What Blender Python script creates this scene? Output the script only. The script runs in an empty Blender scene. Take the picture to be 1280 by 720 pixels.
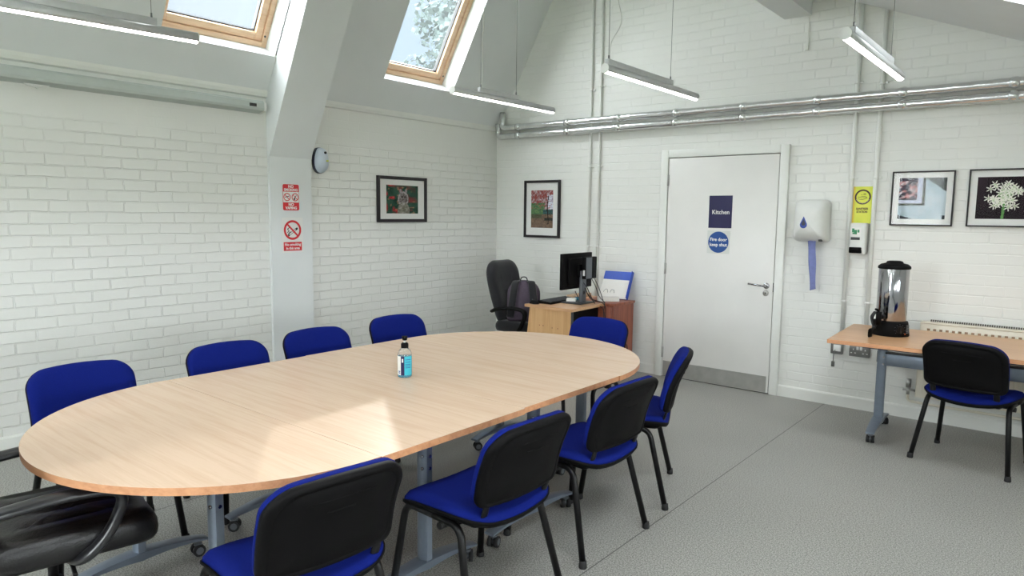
import bpy, bmesh, math, random
from mathutils import Vector, Matrix
from math import sin, cos, pi, radians, sqrt, atan2

random.seed(7)
S = bpy.context.scene
COL = S.collection
V = Vector


def srgb(r, g, b, a=1.0):
    def f(c):
        c = c / 255.0
        return c / 12.92 if c <= 0.04045 else ((c + 0.055) / 1.055) ** 2.4
    return (f(r), f(g), f(b), a)


# ------------------------------------------------------------------ materials
def new_mat(name):
    m = bpy.data.materials.new(name)
    m.use_nodes = True
    nt = m.node_tree
    return m, nt, nt.nodes['Principled BSDF']


def mat(name, col, rough=0.5, metal=0.0, spec=0.5, vary=0.06, scale=20.0, bump=0.0, bscale=200.0, coat=0.0, sheen=0.0):
    """plain surface with a little procedural variation in tone and relief"""
    m, nt, b = new_mat(name)
    N, L = nt.nodes, nt.links
    b.inputs['Roughness'].default_value = rough
    b.inputs['Metallic'].default_value = metal
    b.inputs['Specular IOR Level'].default_value = spec
    b.inputs['Coat Weight'].default_value = coat
    b.inputs['Sheen Weight'].default_value = sheen
    tc = N.new('ShaderNodeTexCoord')
    nz = N.new('ShaderNodeTexNoise')
    nz.inputs['Scale'].default_value = scale
    nz.inputs['Detail'].default_value = 4
    L.new(tc.outputs['Object'], nz.inputs['Vector'])
    mr = N.new('ShaderNodeMapRange')
    mr.inputs['From Min'].default_value = 0.3
    mr.inputs['From Max'].default_value = 0.7
    mr.inputs['To Min'].default_value = 1 - vary
    mr.inputs['To Max'].default_value = 1 + vary
    L.new(nz.outputs['Fac'], mr.inputs['Value'])
    mx = N.new('ShaderNodeVectorMath')
    mx.operation = 'SCALE'
    mx.inputs[0].default_value = col[:3]
    L.new(mr.outputs['Result'], mx.inputs['Scale'])
    L.new(mx.outputs['Vector'], b.inputs['Base Color'])
    if bump > 0:
        n2 = N.new('ShaderNodeTexNoise')
        n2.inputs['Scale'].default_value = bscale
        n2.inputs['Detail'].default_value = 3
        L.new(tc.outputs['Object'], n2.inputs['Vector'])
        bp = N.new('ShaderNodeBump')
        bp.inputs['Strength'].default_value = bump
        bp.inputs['Distance'].default_value = 0.002
        L.new(n2.outputs['Fac'], bp.inputs['Height'])
        L.new(bp.outputs['Normal'], b.inputs['Normal'])
    return m


def brick_mat(name, col, axis, smooth_above=None, strength=0.8, lo=0.3):
    """white painted brickwork; axis tells which world axis runs along the wall"""
    m, nt, b = new_mat(name)
    N, L = nt.nodes, nt.links
    b.inputs['Roughness'].default_value = 0.55
    b.inputs['Specular IOR Level'].default_value = 0.35
    tc = N.new('ShaderNodeTexCoord')
    sep = N.new('ShaderNodeSeparateXYZ')
    L.new(tc.outputs['Object'], sep.inputs[0])
    cmb = N.new('ShaderNodeCombineXYZ')
    L.new(sep.outputs[axis], cmb.inputs['X'])
    L.new(sep.outputs['Z'], cmb.inputs['Y'])
    # uneven joints
    wob = N.new('ShaderNodeTexNoise')
    wob.inputs['Scale'].default_value = 4.0
    wob.inputs['Detail'].default_value = 4.0
    L.new(cmb.outputs[0], wob.inputs['Vector'])
    sub = N.new('ShaderNodeVectorMath'); sub.operation = 'SUBTRACT'
    L.new(wob.outputs['Color'], sub.inputs[0])
    sub.inputs[1].default_value = (0.5, 0.5, 0.5)
    scl = N.new('ShaderNodeVectorMath'); scl.operation = 'MULTIPLY'
    L.new(sub.outputs[0], scl.inputs[0])
    scl.inputs[1].default_value = (0.05, 0.016, 0)
    add = N.new('ShaderNodeVectorMath'); add.operation = 'ADD'
    L.new(cmb.outputs[0], add.inputs[0]); L.new(scl.outputs[0], add.inputs[1])
    br = N.new('ShaderNodeTexBrick')
    br.offset = 0.5
    br.inputs['Scale'].default_value = 1.0
    br.inputs['Brick Width'].default_value = 0.225
    br.inputs['Row Height'].default_value = 0.075
    br.inputs['Mortar Size'].default_value = 0.006
    br.inputs['Mortar Smooth'].default_value = 0.55
    br.inputs['Color1'].default_value = (1, 1, 1, 1)
    br.inputs['Color2'].default_value = (0.80, 0.80, 0.80, 1)
    br.inputs['Mortar'].default_value = (0, 0, 0, 1)
    L.new(add.outputs[0], br.inputs['Vector'])
    rgb = N.new('ShaderNodeRGBToBW')
    L.new(br.outputs['Color'], rgb.inputs[0])
    # patchy thick paint fills some of the joints
    pat = N.new('ShaderNodeTexNoise'); pat.inputs['Scale'].default_value = 2.2; pat.inputs['Detail'].default_value = 3
    L.new(cmb.outputs[0], pat.inputs['Vector'])
    pr = N.new('ShaderNodeMapRange')
    pr.inputs['From Min'].default_value = 0.35; pr.inputs['From Max'].default_value = 0.62
    pr.inputs['To Min'].default_value = lo; pr.inputs['To Max'].default_value = 1.0
    L.new(pat.outputs['Fac'], pr.inputs['Value'])
    inv = N.new('ShaderNodeMath'); inv.operation = 'SUBTRACT'; inv.inputs[0].default_value = 1.0
    L.new(rgb.outputs[0], inv.inputs[1])
    dep = N.new('ShaderNodeMath'); dep.operation = 'MULTIPLY'
    L.new(inv.outputs[0], dep.inputs[0]); L.new(pr.outputs[0], dep.inputs[1])
    last = dep
    if smooth_above is not None:
        wz = N.new('ShaderNodeMath'); wz.operation = 'MULTIPLY_ADD'
        L.new(pat.outputs['Fac'], wz.inputs[0]); wz.inputs[1].default_value = 0.25
        L.new(sep.outputs['Z'], wz.inputs[2])
        sm = N.new('ShaderNodeMapRange')
        sm.inputs['From Min'].default_value = smooth_above + 0.09; sm.inputs['From Max'].default_value = smooth_above + 0.16
        sm.inputs['To Min'].default_value = 1.0; sm.inputs['To Max'].default_value = 0.06
        L.new(wz.outputs[0], sm.inputs['Value'])
        ml = N.new('ShaderNodeMath'); ml.operation = 'MULTIPLY'
        L.new(dep.outputs[0], ml.inputs[0]); L.new(sm.outputs[0], ml.inputs[1])
        last = ml
    fine = N.new('ShaderNodeTexNoise'); fine.inputs['Scale'].default_value = 45; fine.inputs['Detail'].default_value = 4
    L.new(cmb.outputs[0], fine.inputs['Vector'])
    hgt = N.new('ShaderNodeMath'); hgt.operation = 'MULTIPLY_ADD'
    L.new(fine.outputs['Fac'], hgt.inputs[0]); hgt.inputs[1].default_value = 0.12
    neg = N.new('ShaderNodeMath'); neg.operation = 'MULTIPLY'; neg.inputs[1].default_value = -1.0
    L.new(last.outputs[0], neg.inputs[0]); L.new(neg.outputs[0], hgt.inputs[2])
    bp = N.new('ShaderNodeBump'); bp.inputs['Strength'].default_value = strength; bp.inputs['Distance'].default_value = 0.006
    L.new(hgt.outputs[0], bp.inputs['Height'])
    L.new(bp.outputs['Normal'], b.inputs['Normal'])
    mix = N.new('ShaderNodeMix'); mix.data_type = 'RGBA'
    L.new(pat.outputs['Fac'], mix.inputs['Factor'])
    mix.inputs['A'].default_value = (col[0] * 0.97, col[1] * 0.97, col[2] * 0.96, 1)
    mix.inputs['B'].default_value = (col[0] * 1.03, col[1] * 1.03, col[2] * 1.03, 1)
    L.new(mix.outputs['Result'], b.inputs['Base Color'])
    return m


def wood_mat(name, light, dark, along='X', rough=0.35, spec=0.5, freq=14.0):
    """straight-grained wood or veneer, grain running along the given object axis"""
    m, nt, b = new_mat(name)
    N, L = nt.nodes, nt.links
    b.inputs['Roughness'].default_value = rough
    b.inputs['Specular IOR Level'].default_value = spec
    tc = N.new('ShaderNodeTexCoord')
    mp = N.new('ShaderNodeMapping')
    s = {'X': (0.9, freq, freq), 'Y': (freq, 0.9, freq), 'Z': (freq, freq, 0.9)}[along]
    mp.inputs['Scale'].default_value = s
    L.new(tc.outputs['Object'], mp.inputs['Vector'])
    n1 = N.new('ShaderNodeTexNoise'); n1.inputs['Scale'].default_value = 2.0; n1.inputs['Detail'].default_value = 6; n1.inputs['Distortion'].default_value = 0.6
    L.new(mp.outputs[0], n1.inputs['Vector'])
    n2 = N.new('ShaderNodeTexNoise'); n2.inputs['Scale'].default_value = 9.0; n2.inputs['Detail'].default_value = 3
    L.new(mp.outputs[0], n2.inputs['Vector'])
    ad = N.new('ShaderNodeMath'); ad.operation = 'MULTIPLY_ADD'
    L.new(n2.outputs['Fac'], ad.inputs[0]); ad.inputs[1].default_value = 0.35
    L.new(n1.outputs['Fac'], ad.inputs[2])
    cr = N.new('ShaderNodeValToRGB')
    cr.color_ramp.elements[0].position = 0.45; cr.color_ramp.elements[0].color = dark
    cr.color_ramp.elements[1].position = 0.78; cr.color_ramp.elements[1].color = light
    L.new(ad.outputs[0], cr.inputs[0])
    L.new(cr.outputs[0], b.inputs['Base Color'])
    return m


def floor_mat():
    m, nt, b = new_mat('vinyl_floor')
    N, L = nt.nodes, nt.links
    b.inputs['Roughness'].default_value = 0.42
    b.inputs['Specular IOR Level'].default_value = 0.45
    tc = N.new('ShaderNodeTexCoord')
    n1 = N.new('ShaderNodeTexNoise'); n1.inputs['Scale'].default_value = 150; n1.inputs['Detail'].default_value = 4; n1.inputs['Roughness'].default_value = 0.75
    L.new(tc.outputs['Object'], n1.inputs['Vector'])
    cr = N.new('ShaderNodeValToRGB')
    cr.color_ramp.elements[0].position = 0.40; cr.color_ramp.elements[0].color = srgb(102, 101, 98)
    cr.color_ramp.elements[1].position = 0.60; cr.color_ramp.elements[1].color = srgb(181, 180, 174)
    L.new(n1.outputs['Fac'], cr.inputs[0])
    vo = N.new('ShaderNodeTexVoronoi'); vo.inputs['Scale'].default_value = 90
    L.new(tc.outputs['Object'], vo.inputs['Vector'])
    lt = N.new('ShaderNodeMath'); lt.operation = 'LESS_THAN'; lt.inputs[1].default_value = 0.16
    L.new(vo.outputs['Distance'], lt.inputs[0])
    mx = N.new('ShaderNodeMix'); mx.data_type = 'RGBA'
    ml = N.new('ShaderNodeMath'); ml.operation = 'MULTIPLY'; ml.inputs[1].default_value = 0.35
    L.new(lt.outputs[0], ml.inputs[0]); L.new(ml.outputs[0], mx.inputs['Factor'])
    L.new(cr.outputs[0], mx.inputs['A']); mx.inputs['B'].default_value = srgb(70, 68, 66)
    # scuffed patches, broad tone changes
    n3 = N.new('ShaderNodeTexNoise'); n3.inputs['Scale'].default_value = 0.9; n3.inputs['Detail'].default_value = 4
    L.new(tc.outputs['Object'], n3.inputs['Vector'])
    # welded joints between the two metre wide sheets
    sp = N.new('ShaderNodeSeparateXYZ'); L.new(tc.outputs['Object'], sp.inputs[0])
    ax = N.new('ShaderNodeMath'); ax.operation = 'SUBTRACT'; ax.inputs[1].default_value = 3.59
    L.new(sp.outputs['X'], ax.inputs[0])
    pp = N.new('ShaderNodeMath'); pp.operation = 'PINGPONG'; pp.inputs[1].default_value = 1.0
    L.new(ax.outputs[0], pp.inputs[0])
    jl = N.new('ShaderNodeMath'); jl.operation = 'LESS_THAN'; jl.inputs[1].default_value = 0.0028
    L.new(pp.outputs[0], jl.inputs[0])
    mj = N.new('ShaderNodeMix'); mj.data_type = 'RGBA'
    L.new(jl.outputs[0], mj.inputs['Factor']); L.new(mx.outputs['Result'], mj.inputs['A']); mj.inputs['B'].default_value = srgb(82, 80, 78)
    hs = N.new('ShaderNodeHueSaturation')
    mr = N.new('ShaderNodeMapRange'); mr.inputs['From Min'].default_value = 0.3; mr.inputs['From Max'].default_value = 0.7
    mr.inputs['To Min'].default_value = 0.94; mr.inputs['To Max'].default_value = 1.06
    L.new(n3.outputs['Fac'], mr.inputs['Value']); L.new(mr.outputs[0], hs.inputs['Value'])
    L.new(mj.outputs['Result'], hs.inputs['Color'])
    L.new(hs.outputs[0], b.inputs['Base Color'])
    bp = N.new('ShaderNodeBump'); bp.inputs['Strength'].default_value = 0.05; bp.inputs['Distance'].default_value = 0.001
    L.new(n1.outputs['Fac'], bp.inputs['Height']); L.new(bp.outputs[0], b.inputs['Normal'])
    return m


def glass_mat(name, tint=(1, 1, 1, 1), refl=0.08, veil=0.0):
    """thin pane: mostly see-through with a faint mirror reflection"""
    m = bpy.data.materials.new(name); m.use_nodes = True
    nt = m.node_tree; N, L = nt.nodes, nt.links
    N.remove(N['Principled BSDF'])
    out = N['Material Output']
    tr = N.new('ShaderNodeBsdfTransparent'); tr.inputs[0].default_value = tint
    gl = N.new('ShaderNodeBsdfGlossy'); gl.inputs['Roughness'].default_value = 0.02
    lw = N.new('ShaderNodeLayerWeight'); lw.inputs['Blend'].default_value = 0.25
    mr = N.new('ShaderNodeMapRange'); mr.inputs['To Min'].default_value = refl * 0.5; mr.inputs['To Max'].default_value = min(1, refl * 6)
    L.new(lw.outputs['Fresnel'], mr.inputs['Value'])
    src = tr
    if veil > 0:   # translucent veil added so the view through the pane turns paler
        tl = N.new('ShaderNodeBsdfTranslucent'); tl.inputs[0].default_value = (0.9, 0.95, 1.0, 1)
        md = N.new('ShaderNodeMixShader')
        nd = N.new('ShaderNodeTexNoise'); nd.inputs['Scale'].default_value = 5; nd.inputs['Detail'].default_value = 5
        dm = N.new('ShaderNodeMapRange'); dm.inputs['To Min'].default_value = veil * 0.7; dm.inputs['To Max'].default_value = veil * 1.3
        L.new(nd.outputs['Fac'], dm.inputs['Value']); L.new(dm.outputs[0], md.inputs[0])
        L.new(tr.outputs[0], md.inputs[1]); L.new(tl.outputs[0], md.inputs[2])
        src = md
    mx = N.new('ShaderNodeMixShader')
    L.new(mr.outputs[0], mx.inputs[0]); L.new(src.outputs[0], mx.inputs[1]); L.new(gl.outputs[0], mx.inputs[2])
    L.new(mx.outputs[0], out.inputs['Surface'])
    return m


def emit_mat(name, col, strength):
    m, nt, b = new_mat(name)
    b.inputs['Base Color'].default_value = (0.8, 0.8, 0.8, 1)
    b.inputs['Emission Color'].default_value = col
    b.inputs['Emission Strength'].default_value = strength
    return m


def print_mat(name, rough=0.5, coat=0.0):
    """printed sheet: its picture is stored with the sheet"""
    m, nt, b = new_mat(name)
    a = nt.nodes.new('ShaderNodeAttribute'); a.attribute_name = 'print'
    nt.links.new(a.outputs['Color'], b.inputs['Base Color'])
    b.inputs['Roughness'].default_value = rough
    b.inputs['Specular IOR Level'].default_value = 0.1
    return m


WALLC = (0.80, 0.805, 0.78)
M = {
    'brick_l': brick_mat('painted_brick_left', WALLC, 'Y', 2.10, 1.0, 0.45),
    'brick_b': brick_mat('painted_brick_back', WALLC, 'X', None, 0.6, 0.2),
    'plaster': mat('white_plaster', (0.76, 0.785, 0.79), 0.7, vary=0.02, scale=3, bump=0.15, bscale=60),
    'reveal': mat('white_reveal', (0.85, 0.86, 0.86), 0.6, vary=0.02, scale=3),
    'gloss': mat('white_gloss_paint', (0.80, 0.81, 0.78), 0.35, vary=0.02, scale=4),
    'doorw': mat('door_white', (0.78, 0.77, 0.75), 0.38, vary=0.02, scale=4, bump=0.04, bscale=90),
    'floor': floor_mat(),
    'beech': wood_mat('beech_top', srgb(218, 190, 166), srgb(209, 179, 153), 'X', 0.27, 0.55, 18),
    'beech_edge': wood_mat('beech_edging', srgb(206, 152, 112), srgb(186, 130, 92), 'X', 0.4, 0.45, 16),
    'honey': wood_mat('honey_beech', srgb(208, 164, 124), srgb(194, 147, 106), 'X', 0.3, 0.55, 18),
    'honey_z': wood_mat('honey_panel', srgb(214, 172, 124), srgb(200, 155, 106), 'Z', 0.45, 0.4, 14),
    'mahog': wood_mat('mahogany_veneer', srgb(150, 84, 62), srgb(110, 56, 42), 'Z', 0.4, 0.45, 16),
    'pine': wood_mat('pine_frame', srgb(238, 206, 174), srgb(222, 182, 146), 'X', 0.4, 0.45, 10),
    'blue': mat('blue_fabric', srgb(13, 27, 104), 0.95, vary=0.14, scale=300, bump=0.5, bscale=900, sheen=0.0, spec=0.1),
    'blackp': mat('black_plastic', srgb(9, 8, 9), 0.6, spec=0.12, vary=0.08, scale=30, bump=0.25, bscale=500),
    'blackm': mat('black_metal', srgb(10, 9, 10), 0.4, spec=0.3, vary=0.08, scale=30),
    'rubber': mat('black_rubber', srgb(24, 23, 24), 0.75, vary=0.1, scale=40),
    'silver': mat('silver_paint', srgb(126, 136, 150), 0.38, metal=0.5, vary=0.05, scale=25),
    'dark_steel': mat('dark_grey_steel', srgb(66, 70, 82), 0.42, metal=0.4, vary=0.06, scale=25),
    'chrome': mat('polished_steel', srgb(180, 180, 184), 0.10, metal=1.0, vary=0.03, scale=12),
    'steel': mat('brushed_steel', srgb(182, 181, 178), 0.42, metal=0.7, vary=0.08, scale=14, bump=0.1, bscale=60),
    'foil': mat('foil_lagging', srgb(232, 233, 234), 0.22, metal=0.95, vary=0.08, scale=9, bump=0.7, bscale=38),
    'armp': mat('arm_plastic', srgb(26, 26, 29), 0.3, spec=0.6),
    'leather': mat('black_leather', srgb(15, 13, 15), 0.36, spec=0.5, vary=0.12, scale=25, bump=0.5, bscale=160),
    'bfabric': mat('black_fabric', srgb(22, 22, 27), 0.92, vary=0.12, scale=120, bump=0.5, bscale=600, sheen=0.2),
    'purple': mat('plum_nylon', srgb(74, 62, 78), 0.7, vary=0.12, scale=60, bump=0.4, bscale=400),
    'alu': mat('lamp_aluminium', srgb(188, 190, 191), 0.42, metal=0.25, vary=0.04, scale=30),
    'led': emit_mat('lit_diffuser', (1.0, 0.94, 0.89, 1), 20.0),
    'wire': mat('steel_wire', srgb(120, 122, 122), 0.4, metal=0.8),
    'cablew': mat('white_cable', srgb(205, 205, 200), 0.5),
    'cableb': mat('black_cable', srgb(18, 17, 18), 0.5),
    'cream': mat('cream_enamel', srgb(226, 220, 205), 0.4, vary=0.02, scale=6),
    'grille': mat('radiator_grille', srgb(92, 86, 80), 0.5),
    'gwhite': mat('white_plastic', srgb(224, 225, 222), 0.32, vary=0.02, scale=15, spec=0.5),
    'bluegrey': mat('pale_blue_plastic', srgb(190, 200, 212), 0.3, vary=0.03, scale=15),
    'navy': mat('navy_plastic', srgb(30, 32, 58), 0.4),
    'logo_blue': mat('logo_blue', srgb(24, 60, 150), 0.35),
    'towelb': mat('blue_paper_towel', srgb(118, 126, 178), 0.9, vary=0.08, scale=40, bump=0.5, bscale=120),
    'mount': mat('picture_mount', srgb(232, 232, 230), 0.8, vary=0.01, scale=50),
    'frameb': mat('black_frame', srgb(24, 17, 22), 0.4, vary=0.1, scale=40),
    'print': print_mat('printed_picture', 0.8),
    'printg': print_mat('printed_label', 0.45),
    'sign_red': mat('sign_red', srgb(206, 34, 44), 0.4, vary=0.02),
    'sign_white': mat('sign_white', srgb(232, 232, 230), 0.4, vary=0.01),
    'sign_black': mat('sign_black', srgb(26, 26, 26), 0.5, vary=0.02),
    'sign_navy': mat('sign_navy', srgb(18, 14, 72), 0.4, vary=0.03),
    'sign_blue': mat('sign_blue', srgb(14, 70, 140), 0.4, vary=0.03),
    'sign_clear': mat('sign_pale_plate', srgb(212, 214, 210), 0.3, vary=0.01),
    'brown_ink': mat('brown_ink', srgb(66, 40, 44), 0.6),
    'green_ink': mat('green_ink', srgb(52, 140, 96), 0.5),
    'socketm': mat('grey_metal_plate', srgb(118, 118, 116), 0.4, metal=0.5),
    'picglass': glass_mat('picture_glass', (1, 1, 1, 1), 0.010),
    'winglass': glass_mat('window_glass', (0.92, 0.965, 0.99, 1), 0.05, 0.016),
    'liquid': None, 'clearp': None,
    'screen': mat('dark_screen', srgb(10, 10, 12), 0.15),
    'dgrey': mat('dark_grey_plastic', srgb(52, 54, 58), 0.45),
    'mgrey': mat('mid_grey_plastic', srgb(96, 100, 106), 0.4, metal=0.2),
    'paper': mat('white_paper', srgb(232, 230, 226), 0.85, vary=0.02),
    'beige': mat('beige_card', srgb(196, 168, 140), 0.8),
    'teal': mat('teal_plastic', srgb(40, 120, 150), 0.5),
    'folder': mat('blue_card', srgb(34, 74, 178), 0.5, vary=0.04),
    'leaf': mat('tree_leaf', srgb(66, 76, 76), 0.8, vary=0.2, scale=3, spec=0.05),
    'bark': mat('tree_bark', srgb(100, 88, 74), 0.9, vary=0.2, scale=8),
    'grass': mat('lawn', srgb(88, 110, 62), 0.9, vary=0.2, scale=2),
}
_m, _nt, _b = new_mat('blue_gel'); _b.inputs['Base Color'].default_value = srgb(60, 190, 225); _b.inputs['Roughness'].default_value = 0.12
_b.inputs['Transmission Weight'].default_value = 0.55; _b.inputs['IOR'].default_value = 1.33; M['liquid'] = _m
_m, _nt, _b = new_mat('clear_plastic'); _b.inputs['Base Color'].default_value = (0.9, 0.95, 0.97, 1); _b.inputs['Roughness'].default_value = 0.08
_b.inputs['Transmission Weight'].default_value = 0.92; _b.inputs['IOR'].default_value = 1.25; M['clearp'] = _m


# ------------------------------------------------------------------ object helpers
def link(o, parent=None):
    COL.objects.link(o)
    if parent is not None:
        o.parent = parent
    return o


def thing(name, label, cat, loc=(0, 0, 0), rot=(0, 0, 0), group=None, kind=None):
    o = bpy.data.objects.new(name, None)
    o.empty_display_size = 0.1
    link(o)
    o.location = loc
    o.rotation_euler = rot
    tag(o, label, cat, group, kind)
    return o


def tag(o, label=None, cat=None, group=None, kind=None):
    if label: o['label'] = label
    if cat: o['category'] = cat
    if group: o['group'] = group
    if kind: o['kind'] = kind
    return o


def copy_tree(o, parent=None):
    c = o.copy()
    COL.objects.link(c)
    if parent is not None:
        c.parent = parent
    for ch in list(o.children):
        copy_tree(ch, c)
    return c


WALL_B = (pi / 2, 0, 0)        # local x right, y up, z out of the back wall
WALL_L = (pi / 2, 0, pi / 2)   # the same on the left wall


class MB:
    """collects shapes, then links them as one mesh object"""
    def __init__(self):
        self.bm = bmesh.new()

    def _merge(self, bm2, mtx=None, mi=0):
        if mtx is not None:
            bmesh.ops.transform(bm2, matrix=mtx, verts=bm2.verts)
        vm = {}
        for v in bm2.verts:
            vm[v] = self.bm.verts.new(v.co)
        for f in bm2.faces:
            try:
                g = self.bm.faces.new([vm[v] for v in f.verts])
                g.smooth = f.smooth
                g.material_index = mi
            except ValueError:
                pass
        bm2.free()
        return self

    def box(self, c, s, bev=0.0, seg=2, mtx=None, mi=0):
        b = bmesh.new()
        bmesh.ops.create_cube(b, size=1.0)
        for v in b.verts:
            v.co = V((v.co.x * s[0] + c[0], v.co.y * s[1] + c[1], v.co.z * s[2] + c[2]))
        if bev > 0:
            bmesh.ops.bevel(b, geom=list(b.edges), offset=min(bev, min(s) * 0.49), segments=seg, profile=0.5, affect='EDGES')
            for f in b.faces: f.smooth = True
        return self._merge(b, mtx, mi)

    def bx(self, x0, x1, y0, y1, z0, z1, bev=0.0, mi=0):
        return self.box(((x0 + x1) / 2, (y0 + y1) / 2, (z0 + z1) / 2), (abs(x1 - x0), abs(y1 - y0), abs(z1 - z0)), bev, mi=mi)

    def cyl(self, p0, p1, r0, r1=None, n=20, caps=True, mi=0):
        return self.tube([p0, p1], r0, n=n, r_end=r1, caps=caps, mi=mi)

    def tube(self, pts, r, n=12, r_end=None, ry=None, ref=None, caps=True, mi=0):
        """sweep an ellipse along points; r may be a list; ry = second half-axis; ref = direction of the first axis"""
        pts = [V(p) for p in pts]
        k = len(pts)
        tang = []
        for i in range(k):
            a = pts[max(0, i - 1)]; b = pts[min(k - 1, i + 1)]
            t = (b - a)
            tang.append(t.normalized() if t.length > 1e-9 else V((0, 0, 1)))
        t0 = tang[0]
        if ref is not None:
            u = V(ref); u = (u - t0 * u.dot(t0)).normalized()
        else:
            u = t0.orthogonal().normalized()
        rings = []
        for i in range(k):
            t = tang[i]
            if ref is not None:
                u = V(ref)
            u = u - t * u.dot(t)
            if u.length < 1e-6: u = t.orthogonal()
            u.normalize()
            w = t.cross(u)
            if isinstance(r, (list, tuple)): ra = r[i]
            elif r_end is not None: ra = r + (r_end - r) * i / (k - 1)
            else: ra = r
            rb = ra if ry is None else (ry[i] if isinstance(ry, (list, tuple)) else ry)
            rings.append([self.bm.verts.new(pts[i] + u * (ra * cos(2 * pi * j / n)) + w * (rb * sin(2 * pi * j / n))) for j in range(n)])
        for i in range(k - 1):
            for j in range(n):
                f = self.bm.faces.new((rings[i][j], rings[i][(j + 1) % n], rings[i + 1][(j + 1) % n], rings[i + 1][j]))
                f.smooth = True; f.material_index = mi
        if caps:
            f = self.bm.faces.new(list(reversed(rings[0]))); f.material_index = mi
            f = self.bm.faces.new(rings[-1]); f.material_index = mi
        return self

    def lathe(self, prof, c=(0, 0, 0), n=28, mi=0, axis='Z'):
        """profile of (radius, height)"""
        rings = []
        def P(r, h, a):
            if axis == 'Z': return V((c[0] + r * cos(a), c[1] + r * sin(a), c[2] + h))
            if axis == 'Y': return V((c[0] + r * cos(a), c[1] + h, c[2] - r * sin(a)))
            return V((c[0] + h, c[1] + r * cos(a), c[2] + r * sin(a)))
        for r, h in prof:
            if r < 1e-6: rings.append([self.bm.verts.new(P(0, h, 0))])
            else: rings.append([self.bm.verts.new(P(r, h, 2 * pi * j / n)) for j in range(n)])
        for a, b in zip(rings, rings[1:]):
            for j in range(n):
                q = [a[j % len(a)], a[(j + 1) % len(a)], b[(j + 1) % len(b)], b[j % len(b)]]
                q2 = []
                for v in q:
                    if v not in q2: q2.append(v)
                if len(q2) > 2:
                    f = self.bm.faces.new(q2); f.smooth = True; f.material_index = mi
        return self

    def prism(self, pts, fn, d0, d1, mi=0, smooth=False):
        """extrude the outline pts (2-D) between depths d0 and d1; fn(a, b, d) -> point"""
        A = [self.bm.verts.new(V(fn(a, b, d0))) for a, b in pts]
        B = [self.bm.verts.new(V(fn(a, b, d1))) for a, b in pts]
        n = len(pts)
        f = self.bm.faces.new(list(reversed(A))); f.material_index = mi
        f = self.bm.faces.new(B); f.material_index = mi
        for j in range(n):
            f = self.bm.faces.new((A[j], A[(j + 1) % n], B[(j + 1) % n], B[j])); f.material_index = mi; f.smooth = smooth
        return self

    def loft(self, rings, close=True, mi=0, cap0=True, cap1=True):
        R = [[self.bm.verts.new(V(p)) for p in r] for r in rings]
        n = len(R[0])
        for a, b in zip(R, R[1:]):
            for j in range(n if close else n - 1):
                f = self.bm.faces.new((a[j], a[(j + 1) % n], b[(j + 1) % n], b[j])); f.smooth = True; f.material_index = mi
        if cap0: self.bm.faces.new(list(reversed(R[0]))).material_index = mi
        if cap1: self.bm.faces.new(R[-1]).material_index = mi
        return self

    def cushion(self, outline, prof, fn, mi=0):
        """rings of the outline scaled about its centre; prof = [(scale, height), ...] from one face round to the other"""
        R = []
        for s, h in prof:
            if s < 1e-6: R.append([self.bm.verts.new(V(fn(0, 0, h)))])
            else: R.append([self.bm.verts.new(V(fn(a * s, b * s, h))) for a, b in outline])
        n = len(outline)
        for a, b in zip(R, R[1:]):
            for j in range(n):
                q = [a[j % len(a)], a[(j + 1) % len(a)], b[(j + 1) % len(b)], b[j % len(b)]]
                q2 = []
                for v in q:
                    if v not in q2: q2.append(v)
                if len(q2) > 2:
                    f = self.bm.faces.new(q2); f.smooth = True; f.material_index = mi
        return self

    def build(self, name, material, parent=None, autosmooth=None):
        bmesh.ops.recalc_face_normals(self.bm, faces=list(self.bm.faces))
        me = bpy.data.meshes.new(name)
        self.bm.to_mesh(me); self.bm.free()
        for m in (material if isinstance(material, (list, tuple)) else [material]):
            me.materials.append(m)
        if autosmooth is not None:
            me.set_sharp_from_angle(angle=radians(autosmooth))
        o = bpy.data.objects.new(name, me)
        return link(o, parent)


def rrect(w, h, rt, rb=None, n=6):
    rb = rt if rb is None else rb
    out = []
    for cx, cy, r, a0 in ((w / 2, h / 2, rt, 0), (-w / 2, h / 2, rt, 90), (-w / 2, -h / 2, rb, 180), (w / 2, -h / 2, rb, 270)):
        sx = 1 if cx > 0 else -1; sy = 1 if cy > 0 else -1
        for i in range(n + 1):
            a = radians(a0 + 90 * i / n)
            out.append((cx - sx * r + r * cos(a), cy - sy * r + r * sin(a)))
    # extra points along the straight edges so that the sheet can bend
    res = []
    for i, p in enumerate(out):
        q = out[(i + 1) % len(out)]
        res.append(p)
        d = sqrt((p[0] - q[0]) ** 2 + (p[1] - q[1]) ** 2)
        k = int(d / 0.06)
        for j in range(1, k + 1):
            t = j / (k + 1)
            res.append((p[0] + (q[0] - p[0]) * t, p[1] + (q[1] - p[1]) * t))
    return res


def fillet(pts, r, n=6):
    """round the corners of a polyline"""
    pts = [V(p) for p in pts]
    out = [pts[0]]
    for a, b, c in zip(pts, pts[1:], pts[2:]):
        d1 = (a - b); d2 = (c - b)
        rr = min(r, d1.length * 0.49, d2.length * 0.49)
        p = b + d1.normalized() * rr; q = b + d2.normalized() * rr
        for i in range(n + 1):
            t = i / n
            out.append(p * (1 - t) ** 2 + b * 2 * t * (1 - t) + q * t ** 2)
    out.append(pts[-1])
    return out


def curve(pts, n=8):
    """Catmull-Rom through the points"""
    P = [V(p) for p in pts]
    P = [P[0] * 2 - P[1]] + P + [P[-1] * 2 - P[-2]]
    out = []
    for i in range(1, len(P) - 2):
        for j in range(n):
            t = j / n
            a, b, c, d = P[i - 1], P[i], P[i + 1], P[i + 2]
            out.append(0.5 * ((2 * b) + (c - a) * t + (2 * a - 5 * b + 4 * c - d) * t * t + (3 * b - a - 3 * c + d) * t ** 3))
    out.append(P[-2])
    return out


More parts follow.
